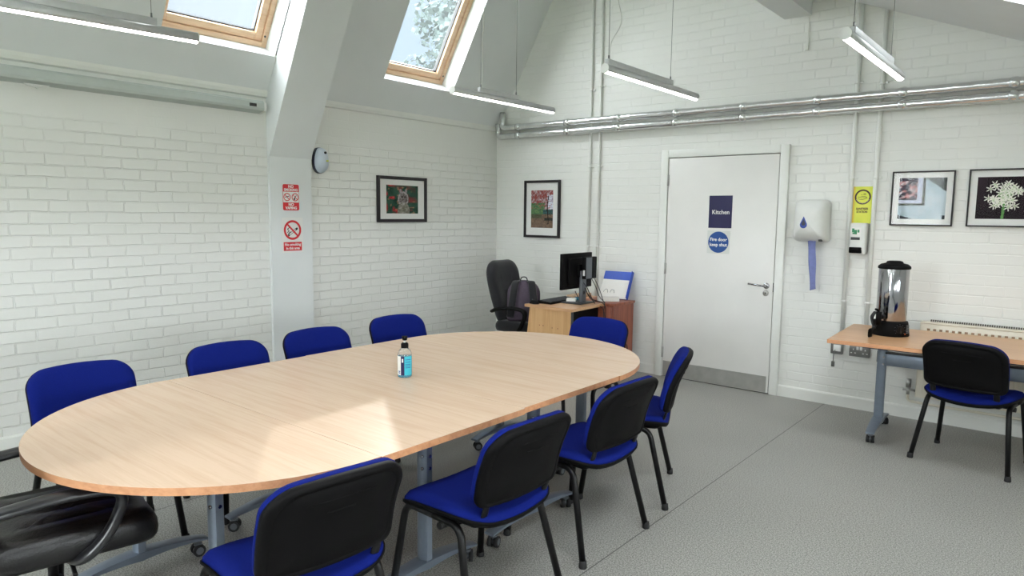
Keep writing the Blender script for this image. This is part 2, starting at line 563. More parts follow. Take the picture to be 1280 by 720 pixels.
def text(body, size, loc, material, parent, name='lettering', align='CENTER', bold=0.0, sx=1.0, depth=0.0004):
    cu = bpy.data.curves.new('lettering', 'FONT')
    cu.body = body; cu.size = size; cu.align_x = align; cu.align_y = 'CENTER'
    cu.offset = bold; cu.extrude = depth; cu.resolution_u = 3
    tmp = bpy.data.objects.new('lettering', cu)
    COL.objects.link(tmp)
    dg = bpy.context.evaluated_depsgraph_get()
    me = bpy.data.meshes.new_from_object(tmp.evaluated_get(dg))
    bpy.data.objects.remove(tmp)
    me.materials.clear(); me.materials.append(material)
    for v in me.vertices: v.co = V((v.co.x * sx + loc[0], v.co.y + loc[1], v.co.z + loc[2]))
    o = bpy.data.objects.new(name, me)
    return link(o, parent)


def picture(name, w, h, nx, ny, fn, material, parent, loc=(0, 0, 0)):
    """flat printed sheet; fn(u, v) gives the ink colour (0-255) at u across and v up"""
    verts, faces = [], []
    for j in range(ny + 1):
        for i in range(nx + 1):
            verts.append((loc[0] - w / 2 + w * i / nx, loc[1] - h / 2 + h * j / ny, loc[2]))
    for j in range(ny):
        for i in range(nx):
            a = j * (nx + 1) + i
            faces.append((a, a + 1, a + nx + 2, a + nx + 1))
    me = bpy.data.meshes.new(name)
    me.from_pydata(verts, [], faces)
    at = me.color_attributes.new('print', 'FLOAT_COLOR', 'POINT')
    for j in range(ny + 1):
        for i in range(nx + 1):
            at.data[j * (nx + 1) + i].color = srgb(*fn(i / nx, j / ny))
    me.materials.append(material)
    return link(bpy.data.objects.new(name, me), parent)


def h2(i, j, s=0):
    x = math.sin(i * 127.1 + j * 311.7 + s * 74.7) * 43758.5453
    return x - math.floor(x)


def vn(x, y, s=0):
    i, j = math.floor(x), math.floor(y)
    fx, fy = x - i, y - j
    fx = fx * fx * (3 - 2 * fx); fy = fy * fy * (3 - 2 * fy)
    a = h2(i, j, s) * (1 - fx) + h2(i + 1, j, s) * fx
    b = h2(i, j + 1, s) * (1 - fx) + h2(i + 1, j + 1, s) * fx
    return a * (1 - fy) + b * fy


def mixc(a, b, t):
    t = max(0, min(1, t))
    return tuple(x + (y - x) * t for x, y in zip(a, b))


# ------------------------------------------------------------------ camera
def make_camera():
    yaw, pitch, roll = 0.689470567, 0.107878669, 0.0113616188
    f = V((-sin(yaw) * cos(pitch), cos(yaw) * cos(pitch), -sin(pitch)))
    r = V((cos(yaw), sin(yaw), 0)); u = r.cross(f)
    r2 = r * cos(roll) + u * sin(roll); u2 = -r * sin(roll) + u * cos(roll)
    cd = bpy.data.cameras.new('camera')
    cd.sensor_fit = 'HORIZONTAL'; cd.sensor_width = 36.0; cd.lens = 864.05 / 1280 * 36
    cd.clip_start = 0.05
    o = bpy.data.objects.new('camera', cd); COL.objects.link(o)
    m = Matrix.Identity(4)
    for i in range(3):
        m[i][0] = r2[i]; m[i][1] = u2[i]; m[i][2] = -f[i]
    m.translation = V((5.1314, -5.9365, 1.5279))
    o.matrix_world = m
    S.camera = o


make_camera()

# ------------------------------------------------------------------ the room
XR, YR = 6.6, -9.5                       # right wall, rear wall
EAVE, SL = 2.43, 1.75                    # steep roof over the left wall
TH = math.atan(SL)
RX, RZ = 1.043, EAVE + SL * 1.043        # ridge
SR = 0.417                               # shallow roof slope to the right
TR = math.atan(SR)


def struct(o, label=None, cat=None):
    o['kind'] = 'structure'
    if label: o['label'] = label
    if cat: o['category'] = cat
    return o


struct(MB().bx(-0.3, XR + 0.3, YR - 0.3, 0.3, -0.2, 0).build('floor', M['floor']), 'grey speckled vinyl floor with welded sheet joints', 'floor')
struct(MB().bx(-0.25, 0, YR, 0, 0, EAVE).build('wall_left', M['brick_l']), 'long white painted brick wall under the skylights', 'wall')
prof = [(-0.25, 0), (XR + 0.25, 0), (XR + 0.25, RZ - SR * (XR - RX)), (RX, RZ), (-0.25, EAVE - 0.25 * SL)]
struct(MB().prism(prof, lambda a, b, d: (a, d, b), 0, 0.25).build('wall_back', M['brick_b']), 'white painted brick gable wall with the kitchen door', 'wall')
# right wall with unseen low windows, added to light the left wall
RWIN = [(-8.6, -6.9), (-6.2, -4.5), (-3.8, -2.1)]
RW0, RW1 = 0.95, 1.50
rw = MB().bx(XR, XR + 0.25, YR, 0, 0, RW0).bx(XR, XR + 0.25, YR, 0, RW1, RZ - SR * (XR - RX))
ys = [YR] + [y for w_ in RWIN for y in w_] + [0]
for i in range(0, len(ys), 2): rw.bx(XR, XR + 0.25, ys[i], ys[i + 1], RW0, RW1)
struct(rw.build('wall_right', M['brick_l']), 'white painted brick wall on the low side of the room', 'wall')
# rear wall, window guessed from a reflection and made tall to light the gable
WINS = [(1.6, 3.05)]
WZ0, WZ1 = 0.95, 3.3
mb = MB()
mb.bx(-0.25, XR + 0.25, YR - 0.25, YR, 0, WZ0)
xs = [-0.25] + [x for w in WINS for x in w] + [XR + 0.25]
for i in range(0, len(xs), 2):
    mb.bx(xs[i], xs[i + 1], YR - 0.25, YR, WZ0, WZ1)
top = [(-0.25 + 0.001 * 0 + (WZ1 - EAVE + 0.25 * SL) / SL, WZ1), (RX + (RZ - WZ1) / SR, WZ1), (RX, RZ)]
mb.prism(top, lambda a, b, d: (a, d, b), YR - 0.25, YR)
struct(mb.build('wall_rear', M['plaster']))


def portal(loc, rot, sx, sy, name):
    l = bpy.data.lights.new(name, 'AREA'); l.shape = 'RECTANGLE'; l.size = sx; l.size_y = sy
    l.cycles.is_portal = True
    o = bpy.data.objects.new(name, l); COL.objects.link(o); o.location = loc; o.rotation_euler = rot
    return o


for i, (a, b) in enumerate(WINS):
    w = thing('window_%d' % (4 + i), 'wide white window in the rear wall', 'window', ((a + b) / 2, YR - 0.12, WZ0), kind='structure')
    W_, H_ = b - a, WZ1 - WZ0
    f = MB()
    for x in (-W_ / 2 + 0.03, 0, W_ / 2 - 0.03): f.box((x, 0, H_ / 2), (0.06, 0.07, H_), 0.005)
    for z in (0.03, H_ - 0.03): f.box((0, 0, z), (W_, 0.07, 0.06), 0.005)
    f.build('window_frame', M['gloss'], w)
    MB().box((0, 0, H_ / 2), (W_ - 0.1, 0.006, H_ - 0.1)).build('pane', M['winglass'], w)
    portal(((a + b) / 2, YR - 0.26, (WZ0 + WZ1) / 2), (radians(90), 0, pi), W_, H_, 'window_daylight')


for i, (a, b) in enumerate(RWIN):
    w = thing('window_%d' % (11 + i), 'low white window in the right wall', 'window', (XR + 0.12, (a + b) / 2, RW0), (0, 0, pi / 2), kind='structure')
    W_, H_ = b - a, RW1 - RW0
    f = MB()
    for x in (-W_ / 2 + 0.03, 0, W_ / 2 - 0.03): f.box((x, 0, H_ / 2), (0.06, 0.07, H_), 0.005)
    for z in (0.03, H_ - 0.03): f.box((0, 0, z), (W_, 0.07, 0.06), 0.005)
    f.build('window_frame', M['gloss'], w)
    MB().box((0, 0, H_ / 2), (W_ - 0.1, 0.006, H_ - 0.1)).build('pane', M['winglass'], w)
    portal((XR + 0.26, (a + b) / 2, (RW0 + RW1) / 2), (radians(90), 0, pi / 2), W_, H_, 'window_daylight')


# roofs: slabs with openings for the rooflights
def roof(name, org, du, dn, vlen, u0, u1, holes, v_lo, v_hi, t):
    """du: unit vector up the slope, dn: outward normal; u runs along world y"""
    mb = MB()
    def slab(ua, ub, va, vb):
        vs = []
        for d in (0, t):
            for (u, v) in ((ua, va), (ub, va), (ub, vb), (ua, vb)):
                vs.append(mb.bm.verts.new(V(org) + V((0, u, 0)) + V(du) * v + V(dn) * d))
        for q in ((0, 1, 2, 3), (7, 6, 5, 4), (0, 4, 5, 1), (1, 5, 6, 2), (2, 6, 7, 3), (3, 7, 4, 0)):
            mb.bm.faces.new([vs[k] for k in q])
    slab(u0, u1, 0 - 0.15, v_lo)
    slab(u0, u1, v_hi, vlen)
    e = [u0] + [x for h in sorted(holes) for x in h] + [u1]
    for k in range(0, len(e), 2):
        slab(e[k], e[k + 1], v_lo, v_hi)
    return struct(mb.build(name, M['plaster']))


DUL = (cos(TH), 0, sin(TH)); DNL = (-sin(TH), 0, cos(TH))
SKY = [(-1.757, -0.880), (-3.717, -2.836), (-6.6, -5.72), (-8.5, -7.62)]  # last two are unseen, repeated along the slope to light the room
VB, VT = 0.333, 1.66
VLEN = RX / cos(TH)
roof('ceiling_left', (0, 0, EAVE), DUL, DNL, VLEN, YR, 0, SKY, VB, VT, 0.24)
DUR = (-cos(TR), 0, sin(TR)); DNR = (sin(TR), 0, cos(TR))
zr = RZ - SR * (XR - RX)
VLR = (XR - RX) / cos(TR)
RHX = (4.45, 5.25)
va, vb = (XR - RHX[1]) / cos(TR), (XR - RHX[0]) / cos(TR)
roof('ceiling_right', (XR, 0, zr), DUR, DNR, VLR, YR, 0, [(-1.90, -1.12), (-5.5, -3.9), (-8.3, -6.7)], va, vb, 0.30)


def rooflight(name, org, du, dn, ua, ub, v0, v1, depth, label, axis_up):
    """timber roof window lying in a slope; parts in local axes: x along y-world, y up the slope, z inward"""
    w = thing(name, label, 'window', kind='structure')
    m = Matrix.Identity(4)
    ex = V((0, 1, 0)); ey = V(du); ez = ex.cross(ey)
    for i in range(3):
        m[i][0] = ex[i]; m[i][1] = ey[i]; m[i][2] = ez[i]
    m.translation = V(org) + V((0, (ua + ub) / 2, 0)) + V(du) * ((v0 + v1) / 2) + V(dn) * depth
    w.matrix_world = m
    W_, H_ = ub - ua, v1 - v0
    def ring(ow, oh, t, z0, z1, nm, mt, bev):
        r = MB()
        for sx in (-1, 1): r.bx(sx * (ow / 2 - t), sx * ow / 2, -oh / 2, oh / 2, z0, z1, bev)
        for sy in (-1, 1): r.bx(-ow / 2 + t, ow / 2 - t, sy * (oh / 2 - t), sy * oh / 2, z0, z1, bev)
        return r.build(nm, mt, w)
    ring(W_, H_, 0.042, -0.06, 0.03, 'window_frame', M['pine'], 0.004)
    ring(W_ - 0.09, H_ - 0.09, 0.056, -0.06, 0.018, 'sash', M['pine'], 0.006)
    ring(W_ - 0.202, H_ - 0.202, 0.008, -0.052, -0.012, 'gasket', M['cableb'], 0)
    MB().box((0, 0, -0.03), (W_ - 0.202, H_ - 0.202, 0.006)).build('pane', M['winglass'], w)
    bolt = MB()
    bolt.cyl((W_ / 2 - 0.03, -H_ / 2 + 0.09, 0.028), (W_ / 2 - 0.03, -H_ / 2 + 0.09, 0.034), 0.008, n=10)
    bolt.build('bolt', M['dgrey'], w)
    return w, m, W_, H_


for i, (ua, ub) in enumerate(SKY):
    lab = ['pine-framed skylight on the slope nearest the gable wall, a tree behind its glass', 'pine-framed skylight on the slope left of the raking beam'][i] if i < 2 else 'pine-framed skylight further along the slope'
    w, m, W_, H_ = rooflight('window_%d' % ((1, 2, 7, 8)[i]), (0, 0, EAVE), DUL, DNL, ua, ub, VB, VT, 0.20, lab, None)
    p = bpy.data.lights.new('skylight_daylight', 'AREA'); p.shape = 'RECTANGLE'; p.size = W_; p.size_y = H_; p.cycles.is_portal = True
    po = bpy.data.objects.new('skylight_daylight', p); COL.objects.link(po)
    # -Z of the light points into the room
    mm = m.copy()
    for r in range(3):
        mm[r][0] = m[r][0]; mm[r][1] = -m[r][1]; mm[r][2] = -m[r][2]
    mm.translation = m.translation + V(DNL) * 0.08
    po.matrix_world = mm
for i, (ua, ub) in enumerate(((-1.90, -1.12), (-5.5, -3.9), (-8.3, -6.7))):  # last two rooflights are unseen, added to light the left wall
    w, m, W_, H_ = rooflight('window_%d' % (3, 9, 10)[i], (XR, 0, zr), DUR, DNR, ua, ub, va, vb, 0.26, ['rooflight in the shallow slope by the gable', 'rooflight in the shallow slope above the viewer', 'rooflight in the shallow slope at the rear'][i], None)
    p = bpy.data.lights.new('skylight_daylight', 'AREA'); p.shape = 'RECTANGLE'; p.size = W_; p.size_y = H_; p.cycles.is_portal = True
    po = bpy.data.objects.new('skylight_daylight', p); COL.objects.link(po)
    po.matrix_world = Matrix.Translation(m.translation + V(DNR) * 0.1) @ Matrix.Rotation(TR, 4, 'Y')

# portal frame: flush pillar and raking beam, purlin, eaves strip, skirtings
PY0, PY1 = -2.836, -2.447
pm = MB().bx(0, 0.03, PY0, PY1, 0, 1.97)
struct(pm.build('pillar', M['plaster']), 'smooth white pillar with two no smoking signs', 'pillar')
bp_ = [(-0.02, 1.955), (0.03, 1.962), (RX, 3.965), (RX + 0.3, RZ - SR * 0.3 - 0.30), (XR, zr - 0.22), (XR, zr + 0.02), (RX, RZ + 0.03), (-0.02, EAVE)]
struct(MB().prism(bp_, lambda a, b, d: (a, d, b), PY0, PY1).build('beam', M['plaster']), 'raking white beam rising from the pillar', 'beam')
struct(MB().bx(3.10, 3.315, YR, 0, 3.13, 3.60).build('beam', M['plaster']), 'white purlin running out from the gable wall', 'beam')
tm = MB()
for a, b in ((YR, PY0), (PY1, 0)):
    tm.prism([(0, EAVE - 0.012), (0.022, EAVE - 0.004), (0.03, EAVE + 0.02), (0.03, EAVE + 0.045), (0, EAVE + 0.03)], lambda x, z, d: (x, d, z), a, b)
struct(tm.build('trim_1', M['gloss']), 'thin white strip along the eaves', 'trim')
sk = [(0, 0), (0.018, 0), (0.018, 0.085), (0.012, 0.095), (0, 0.095)]
b1 = MB().prism(sk, lambda x, z, d: (d, -x, z), 0.02, 2.05).prism(sk, lambda x, z, d: (d, -x, z), 3.20, XR)
struct(b1.build('baseboard_back', M['gloss']))
b2 = MB().prism(sk, lambda x, z, d: (x, d, z), YR, PY0).prism(sk, lambda x, z, d: (x, d, z), PY1, -0.02)
struct(b2.build('baseboard_left', M['gloss']))

# door
d = thing('door_1', 'white kitchen fire door with a steel kick plate', 'door', (2.12, 0, 0), kind='structure')
LW, LH = 1.012, 2.045
fr = MB()
fr.bx(-0.075, -0.004, -0.035, 0.0, 0, LH + 0.075, 0.004)
fr.bx(LW + 0.004, LW + 0.075, -0.035, 0.0, 0, LH + 0.075, 0.004)
fr.bx(-0.004, LW + 0.004, -0.035, 0.0, LH + 0.006, LH + 0.075, 0.004)
fr.build('door_frame', M['gloss'], d)
MB().bx(-0.004, LW + 0.004, -0.004, -0.001, 0, LH + 0.006).build('rebate', M['rubber'], d)
MB().bx(0.002, LW - 0.003, -0.026, -0.004, 0.008, LH, 0.002).build('door_leaf', M['doorw'], d)
MB().bx(0.012, LW - 0.022, -0.0275, -0.026, 0.012, 0.152).build('kick_plate', M['steel'], d)
for z in (0.235, 1.03, 1.845):
    MB().cyl((-0.001, -0.031, z - 0.05), (-0.001, -0.031, z + 0.05), 0.008, n=10).bx(-0.012, 0.012, -0.031, -0.028, z - 0.05, z + 0.05).build('hinge', M['steel'], d)
hz = 0.935
hd = MB().lathe([(0, -0.034), (0.024, -0.034), (0.026, -0.030), (0.026, -0.026)], (LW - 0.06, 0, hz), axis='Y').build('handle', M['chrome'], d)
MB().tube(fillet([(LW - 0.06, -0.03, hz), (LW - 0.06, -0.075, hz), (LW - 0.20, -0.078, hz + 0.012)], 0.02), 0.009).build('lever', M['chrome'], hd)
MB().lathe([(0, -0.034), (0.022, -0.034), (0.025, -0.030), (0.025, -0.026)], (LW - 0.062, 0, hz - 0.062), axis='Y').bx(LW - 0.065, LW - 0.059, -0.036, -0.033, hz - 0.072, hz - 0.055, mi=1).build('lock', [M['steel'], M['sign_black']], d)
MB().bx(LW - 0.004, LW + 0.004, -0.030, -0.024, hz - 0.05, hz + 0.03).build('strike_plate', M['dgrey'], d)

# door signs
s = thing('door_sign', 'dark navy Kitchen sign on the white door', 'sign', (2.636, -0.0265, 1.56), WALL_B)
MB().box((0, 0, 0.001), (0.212, 0.285, 0.002)).build('sign_plate', M['sign_navy'], s)
text('Kitchen', 0.052, (0.004, -0.004, 0.0024), M['sign_white'], s, bold=0.0008)
s = thing('door_sign', 'round blue Fire door keep shut sign on a pale plate', 'sign', (2.629, -0.0265, 1.292), WALL_B)
MB().box((0, 0, 0.001), (0.208, 0.202, 0.002)).build('sign_plate', M['sign_clear'], s)
MB().cyl((0, 0, 0.002), (0, 0, 0.003), 0.094, n=40).build('disc', M['sign_blue'], s)
text('Fire door', 0.041, (0, 0.023, 0.0032), M['sign_white'], s, bold=0.0009)
text('keep shut', 0.041, (0, -0.023, 0.0032), M['sign_white'], s, bold=0.0009)

# ------------------------------------------------------------------ pipes and conduits
def lagged_pipe(z, label, up, drop):
    t = thing('lagged_pipe', label, 'pipe', (0, -0.07, z), group=None)
    pts = fillet([(0.075 + up, 0, drop), (0.075 + up, 0, 0), (0.3, 0, 0)], 0.05, 8)[:-1] + [V((0.3, 0, 0))]
    n = 96
    for i in range(1, n + 1):
        x = 0.3 + 4.85 * i / n
        pts.append(V((x, 0.0012 * sin(i * 1.7), 0.0016 * sin(i * 2.3))))
    MB().tube(pts, 0.033, n=18).build('foil_sleeve', M['foil'], t)
    for x in (0.36, 1.0, 1.60, 2.20, 2.82, 3.42, 4.02, 4.69):
        b = MB()
        b.tube([(x - 0.03, 0, 0), (x - 0.018, 0, 0), (x - 0.012, 0, 0), (x + 0.012, 0, 0), (x + 0.018, 0, 0), (x + 0.03, 0, 0)], [0.034, 0.037, 0.040, 0.041, 0.037, 0.034], n=14)
        b.bx(x - 0.012, x + 0.012, 0.0, 0.068, -0.006, 0.006)
        b.build('pipe_clip', M['foil'], t)
    return t


lagged_pipe(2.447, 'upper of the two foil-wrapped heating pipes across the gable wall', 0.06, 0.17)
lagged_pipe(2.358, 'lower of the two foil-wrapped heating pipes across the gable wall', 0.0, 0.14)


def conduit(x, z0, z1, label, grp, clips, r=0.013):
    t = thing('conduit', label, 'conduit', (x, -r - 0.001, 0), group=grp)
    MB().cyl((0, 0, z0), (0, 0, z1), r, n=12).build('tube', M['gloss'], t)
    for z in clips:
        MB().cyl((0, 0, z - 0.009), (0, 0, z + 0.009), r + 0.004, n=12).box((0.028, 0.006, z), (0.03, 0.012, 0.018), 0.003).build('saddle', M['gloss'], t)


RZb = lambda x: RZ - SR * (x - RX)
conduit(1.245, 0.5, RZb(1.245) - 0.01, 'left white conduit of the pair dropping behind the monitor', 'conduits by the desk', (2.0, 2.75, 1.2))
conduit(1.355, 0.5, RZb(1.355) - 0.01, 'right white conduit of the pair dropping behind the monitor', 'conduits by the desk', (2.0, 2.78, 1.2))
conduit(3.69, 0.50, RZb(3.69) - 0.01, 'white conduit left of the yellow poster', 'conduits by the soap dispenser', (1.83, 2.56, 0.86), 0.016)
conduit(3.862, 0.50, RZb(3.862) - 0.01, 'white conduit right of the yellow poster', 'conduits by the soap dispenser', (1.83, 2.54, 0.86), 0.016)
t = MB().bx(3.28, 3.305, -0.014, 0, 2.86, 2.96, 0.003)
t.bx(3.288, 3.297, -0.008, 0, 2.96, 3.128).build('cable_trunking', M['gloss'])
tag(bpy.data.objects['cable_trunking'], 'short white cable trunking under the purlin end', 'trunking')

# ------------------------------------------------------------------ pendant lamps
def pendant(x, y0, y1, z, label, br, tilt=0.0, lead=None):
    L_ = y1 - y0
    t = thing('pendant_lamp', label, 'lamp', (x, (y0 + y1) / 2, z), (radians(tilt), 0, 0), group='slim linear pendant lamps')
    R = 0.028
    ang = [radians(a) for a in range(-41, 222, 20)]
    h = MB().prism([(R * cos(a), R * sin(a)) for a in ang], lambda a, b, d_: (a, d_, b), -L_ / 2, L_ / 2, smooth=True)
    h.build('housing', M['alu'], t)
    for s_ in (-1, 1): MB().cyl((0, s_ * (L_ / 2), 0), (0, s_ * (L_ / 2 + 0.005), 0), R + 0.0015, n=20).build('end_cap', M['gwhite'], t)
    ang = [radians(a) for a in range(220, 321, 10)]
    MB().prism([(R * 0.97 * cos(a), R * 0.97 * sin(a)) for a in ang], lambda a, b, d_: (a, d_, b), -L_ / 2 + 0.004, L_ / 2 - 0.004, smooth=True).build('diffuser', M['led'], t)
    b0, b1 = br
    b0 -= (y0 + y1) / 2; b1 -= (y0 + y1) / 2
    MB().bx(-0.015, 0.015, b0, b1, R - 0.004, R + 0.032, 0.003).build('bracket', M['alu'], t)
    top = RZb(x) if x > RX else EAVE + SL * x
    for yy in (b0 + 0.02, b1 - 0.02):
        MB().cyl((0, yy, R + 0.03), (0, yy, R + 0.055), 0.005, n=8).cyl((0, yy, R + 0.05), (0, yy - (top - z) * math.tan(radians(tilt)) * -1, top - z), 0.0016, n=6).build('wire', M['wire'], t)
    if lead is not None:
        yy = b0 + 0.025
        MB().tube(curve([(0.004, yy, R + 0.03), (0.006, yy + 0.01, 0.16), (0.012, yy + lead, 0.30), (0.01, yy + lead * 0.6, 0.44), (0.006, yy + 0.02, 0.6), (0.004, yy + 0.01, top - z)], 8), 0.0028, n=6).build('cord', M['cablew'], t)
    return t


pendant(1.56, -2.30, -1.09, 2.40, 'pendant lamp hanging in front of the tree skylight', (-2.02, -1.56), lead=0.0)
pendant(2.83, -2.29, -1.03, 2.40, 'pendant lamp with a curling cord, against the gable wall brickwork', (-2.27, -1.42), lead=0.11)
pendant(4.175, -2.29, -1.01, 2.40, 'brightest pendant lamp, hanging before the conduits right of the kitchen door', (-2.17, -1.28), lead=0.0)
pendant(1.50, -5.34, -4.13, 2.395, 'pendant lamp hanging beside the projector screen case', (-5.1, -4.33), tilt=1.6)
for xx in (2.83, 4.175):
    pendant(xx, -5.34, -4.13, 2.40, 'pendant lamp of the row above the viewer', (-5.1, -4.33))
for xx in (1.56, 2.83, 4.175):
    pendant(xx, -8.2, -7.0, 2.40, 'pendant lamp of the row at the rear of the room', (-8.0, -7.2))

# ------------------------------------------------------------------ left wall fittings
t = thing('projector_screen', 'rolled up projector screen in its long pale case on the left wall', 'projector screen', (0.0, 0, 2.335))
pr = [(0.0, 0.055), (0.075, 0.045), (0.092, 0.03), (0.092, -0.012), (0.085, -0.03), (0.0, -0.045)]
MB().prism(pr, lambda a, b, dd: (a, dd, b), -5.4, -2.905).build('case', mat('screen_case', srgb(186, 194, 190), 0.45, vary=0.02), t)
MB().prism([(a * 1.02, b * 1.04) for a, b in pr], lambda a, b, dd: (a, dd, b), -2.905, -2.885).build('end_cap', M['gwhite'], t)
MB().bx(0.092, 0.0925, -3.03, -2.97, -0.006, 0.018).build('maker_label', M['sign_black'], t)
MB().prism([(-4.50, -0.047), (-4.36, -0.047), (-4.38, -0.06), (-4.42, -0.066), (-4.43, -0.075), (-4.44, -0.066), (-4.48, -0.06)], lambda a, b, dd: (dd, a, b), 0.045, 0.06).build('pull_tab', M['gwhite'], t)


def ring_pts(r, n=40):
    return [(r * cos(2 * pi * i / n), r * sin(2 * pi * i / n)) for i in range(n)]


def ring_mesh(mb, cx, cy, r0, r1, z, n=40, t=0.0005):
    a = [V((cx + r0 * cos(2 * pi * i / n), cy + r0 * sin(2 * pi * i / n), z)) for i in range(n)]
    b = [V((cx + r1 * cos(2 * pi * i / n), cy + r1 * sin(2 * pi * i / n), z)) for i in range(n)]
    A = [mb.bm.verts.new(p) for p in a]; B = [mb.bm.verts.new(p) for p in b]
    for i in range(n):
        mb.bm.faces.new((A[i], A[(i + 1) % n], B[(i + 1) % n], B[i]))
    return mb


def bar(mb, p, q, w, z):
    p, q = V((p[0], p[1], z)), V((q[0], q[1], z))
    dd = (q - p).normalized(); nn = V((-dd.y, dd.x, 0)) * w / 2
    mb.bm.faces.new([mb.bm.verts.new(x) for x in (p - nn, q - nn, q + nn, p + nn)])
    return mb


# no smoking / no vaping
s = thing('no_smoking_sign', 'red and white No smoking No vaping sign, upper one on the pillar', 'sign', (0.0305, -2.647, 1.637), WALL_L)
MB().prism(rrect(0.152, 0.214, 0.014), lambda a, b, dd: (a, b, dd), 0, 0.0015).build('sign_plate', M['sign_red'], s)
MB().box((0, 0.002, 0.0019), (0.146, 0.088, 0.0008)).build('white_band', M['sign_white'], s)
text('NO', 0.032, (0, 0.088, 0.0018), M['sign_white'], s, bold=0.0012)
text('SMOKING', 0.029, (0, 0.061, 0.0018), M['sign_white'], s, bold=0.0012)
text('NO', 0.032, (0, -0.060, 0.0018), M['sign_white'], s, bold=0.0012)
text('VAPING', 0.030, (0, -0.088, 0.0018), M['sign_white'], s, bold=0.0012)
for cx in (-0.038, 0.038):
    k = MB()
    if cx < 0:
        bar(k, (cx - 0.018, 0.000), (cx + 0.018, 0.010), 0.006, 0.0026)
    else:
        bar(k, (cx + 0.012, 0.018), (cx - 0.006, -0.006), 0.006, 0.0026); bar(k, (cx - 0.010, -0.004), (cx - 0.004, -0.020), 0.014, 0.0026)
    k.build('symbol', M['sign_black'], s)
    k = ring_mesh(MB(), cx, 0.002, 0.026, 0.033, 0.0028, 28)
    bar(k, (cx - 0.021, 0.023), (cx + 0.021, -0.019), 0.006, 0.0029)
    k.build('prohibition_ring', M['sign_red'], s)
# no smoking in this area
s = thing('no_smoking_sign', 'round red No smoking in this area sign, lower one on the pillar', 'sign', (0.0305, -2.640, 1.325), WALL_L)
MB().prism(rrect(0.20, 0.29, 0.006), lambda a, b, dd: (a, b, dd), 0, 0.0012).build('sign_plate', M['sign_white'], s)
k = MB(); bar(k, (-0.042, -0.004), (0.048, 0.058), 0.018, 0.0016); k.build('symbol', M['sign_black'], s)
k = MB(); bar(k, (-0.030, 0.004), (0.030, 0.046), 0.010, 0.0018); k.build('symbol', M['sign_white'], s)
k = MB()
for (p, q) in (((-0.05, 0.02), (-0.032, 0.035)), ((-0.032, 0.035), (-0.048, 0.050)), ((-0.048, 0.05), (-0.03, 0.062)), ((-0.04, 0.012), (-0.018, 0.03))): bar(k, p, q, 0.006, 0.0017)
k.build('symbol', M['sign_black'], s)
k = ring_mesh(MB(), 0, 0.042, 0.064, 0.082, 0.0020)
bar(k, (-0.05, 0.092), (0.05, -0.008), 0.015, 0.0021)
k.build('prohibition_ring', M['sign_red'], s)
MB().box((0, -0.094, 0.0018), (0.172, 0.072, 0.0012)).build('caption_panel', M['sign_red'], s)
text('No smoking', 0.031, (0, -0.079, 0.0027), M['sign_white'], s, bold=0.0010)
text('in this area', 0.029, (0, -0.110, 0.0027), M['sign_white'], s, bold=0.0010)

# air freshener
s = thing('air_freshener', 'pale egg-shaped air freshener on the wall beside the pillar', 'air freshener', (0.001, -2.355, 1.965), WALL_L)
def egg(a, b, c): return (a * (1 - 0.16 * max(0, b / 0.11)), b, c)
ol = [(0.062 * cos(q) * (1 - 0.18 * sin(q)), 0.115 * (sin(q) if sin(q) < 0.8 else 0.8 + (sin(q) - 0.8) * 0.4)) for q in [2 * pi * i / 40 for i in range(40)]]
MB().cushion(ol, [(0, 0.105), (0.35, 0.104), (0.65, 0.094), (0.88, 0.075), (0.98, 0.05), (1, 0.035), (0.98, 0.03), (0, 0.03)], lambda a, b, c: (a, b, c)).build('shell', M['bluegrey'], s)
MB().cushion(ol, [(0, 0.045), (0.97, 0.045), (1.02, 0.03), (1.02, 0.0), (0, 0.0)], lambda a, b, c: (a, b, c)).build('back_plate', M['navy'], s)
MB().cyl((0.004, 0.055, 0.09), (0.004, 0.055, 0.105), 0.011, n=14).build('nozzle', M['sign_black'], s)
MB().prism(rrect(0.024, 0.014, 0.004), lambda a, b, dd: (a + 0.02, b - 0.012, dd), 0.098, 0.106).build('label', mat('lime_label', srgb(190, 200, 60), 0.5), s)


# ------------------------------------------------------------------ framed pictures
def frame(name_label, loc, rot, w, h, bar_w, depth, mw, fn, nx, ny, mv=None):
    t = thing('framed_picture', name_label, 'picture', loc, rot, group='framed photographs')
    f = MB()
    for sx in (-1, 1): f.bx(sx * (w / 2 - bar_w), sx * w / 2, -h / 2, h / 2, 0, depth, 0.002)
    for sy in (-1, 1): f.bx(-w / 2 + bar_w, w / 2 - bar_w, sy * (h / 2 - bar_w), sy * h / 2, 0, depth, 0.002)
    f.build('frame', M['frameb'], t)
    MB().bx(-w / 2 + bar_w * 0.6, w / 2 - bar_w * 0.6, -h / 2 + bar_w * 0.6, h / 2 - bar_w * 0.6, 0.002, depth * 0.4).build('mount', M['mount'], t)
    mv = mw if mv is None else mv
    picture('photo', w - 2 * mw, h - 2 * mv, nx, ny, fn, M['print'], t, (0, 0, depth * 0.4 + 0.0012))
    MB().bx(-w / 2 + bar_w, w / 2 - bar_w, -h / 2 + bar_w, h / 2 - bar_w, depth * 0.66, depth * 0.70).build('glazing', M['picglass'], t)
    return t


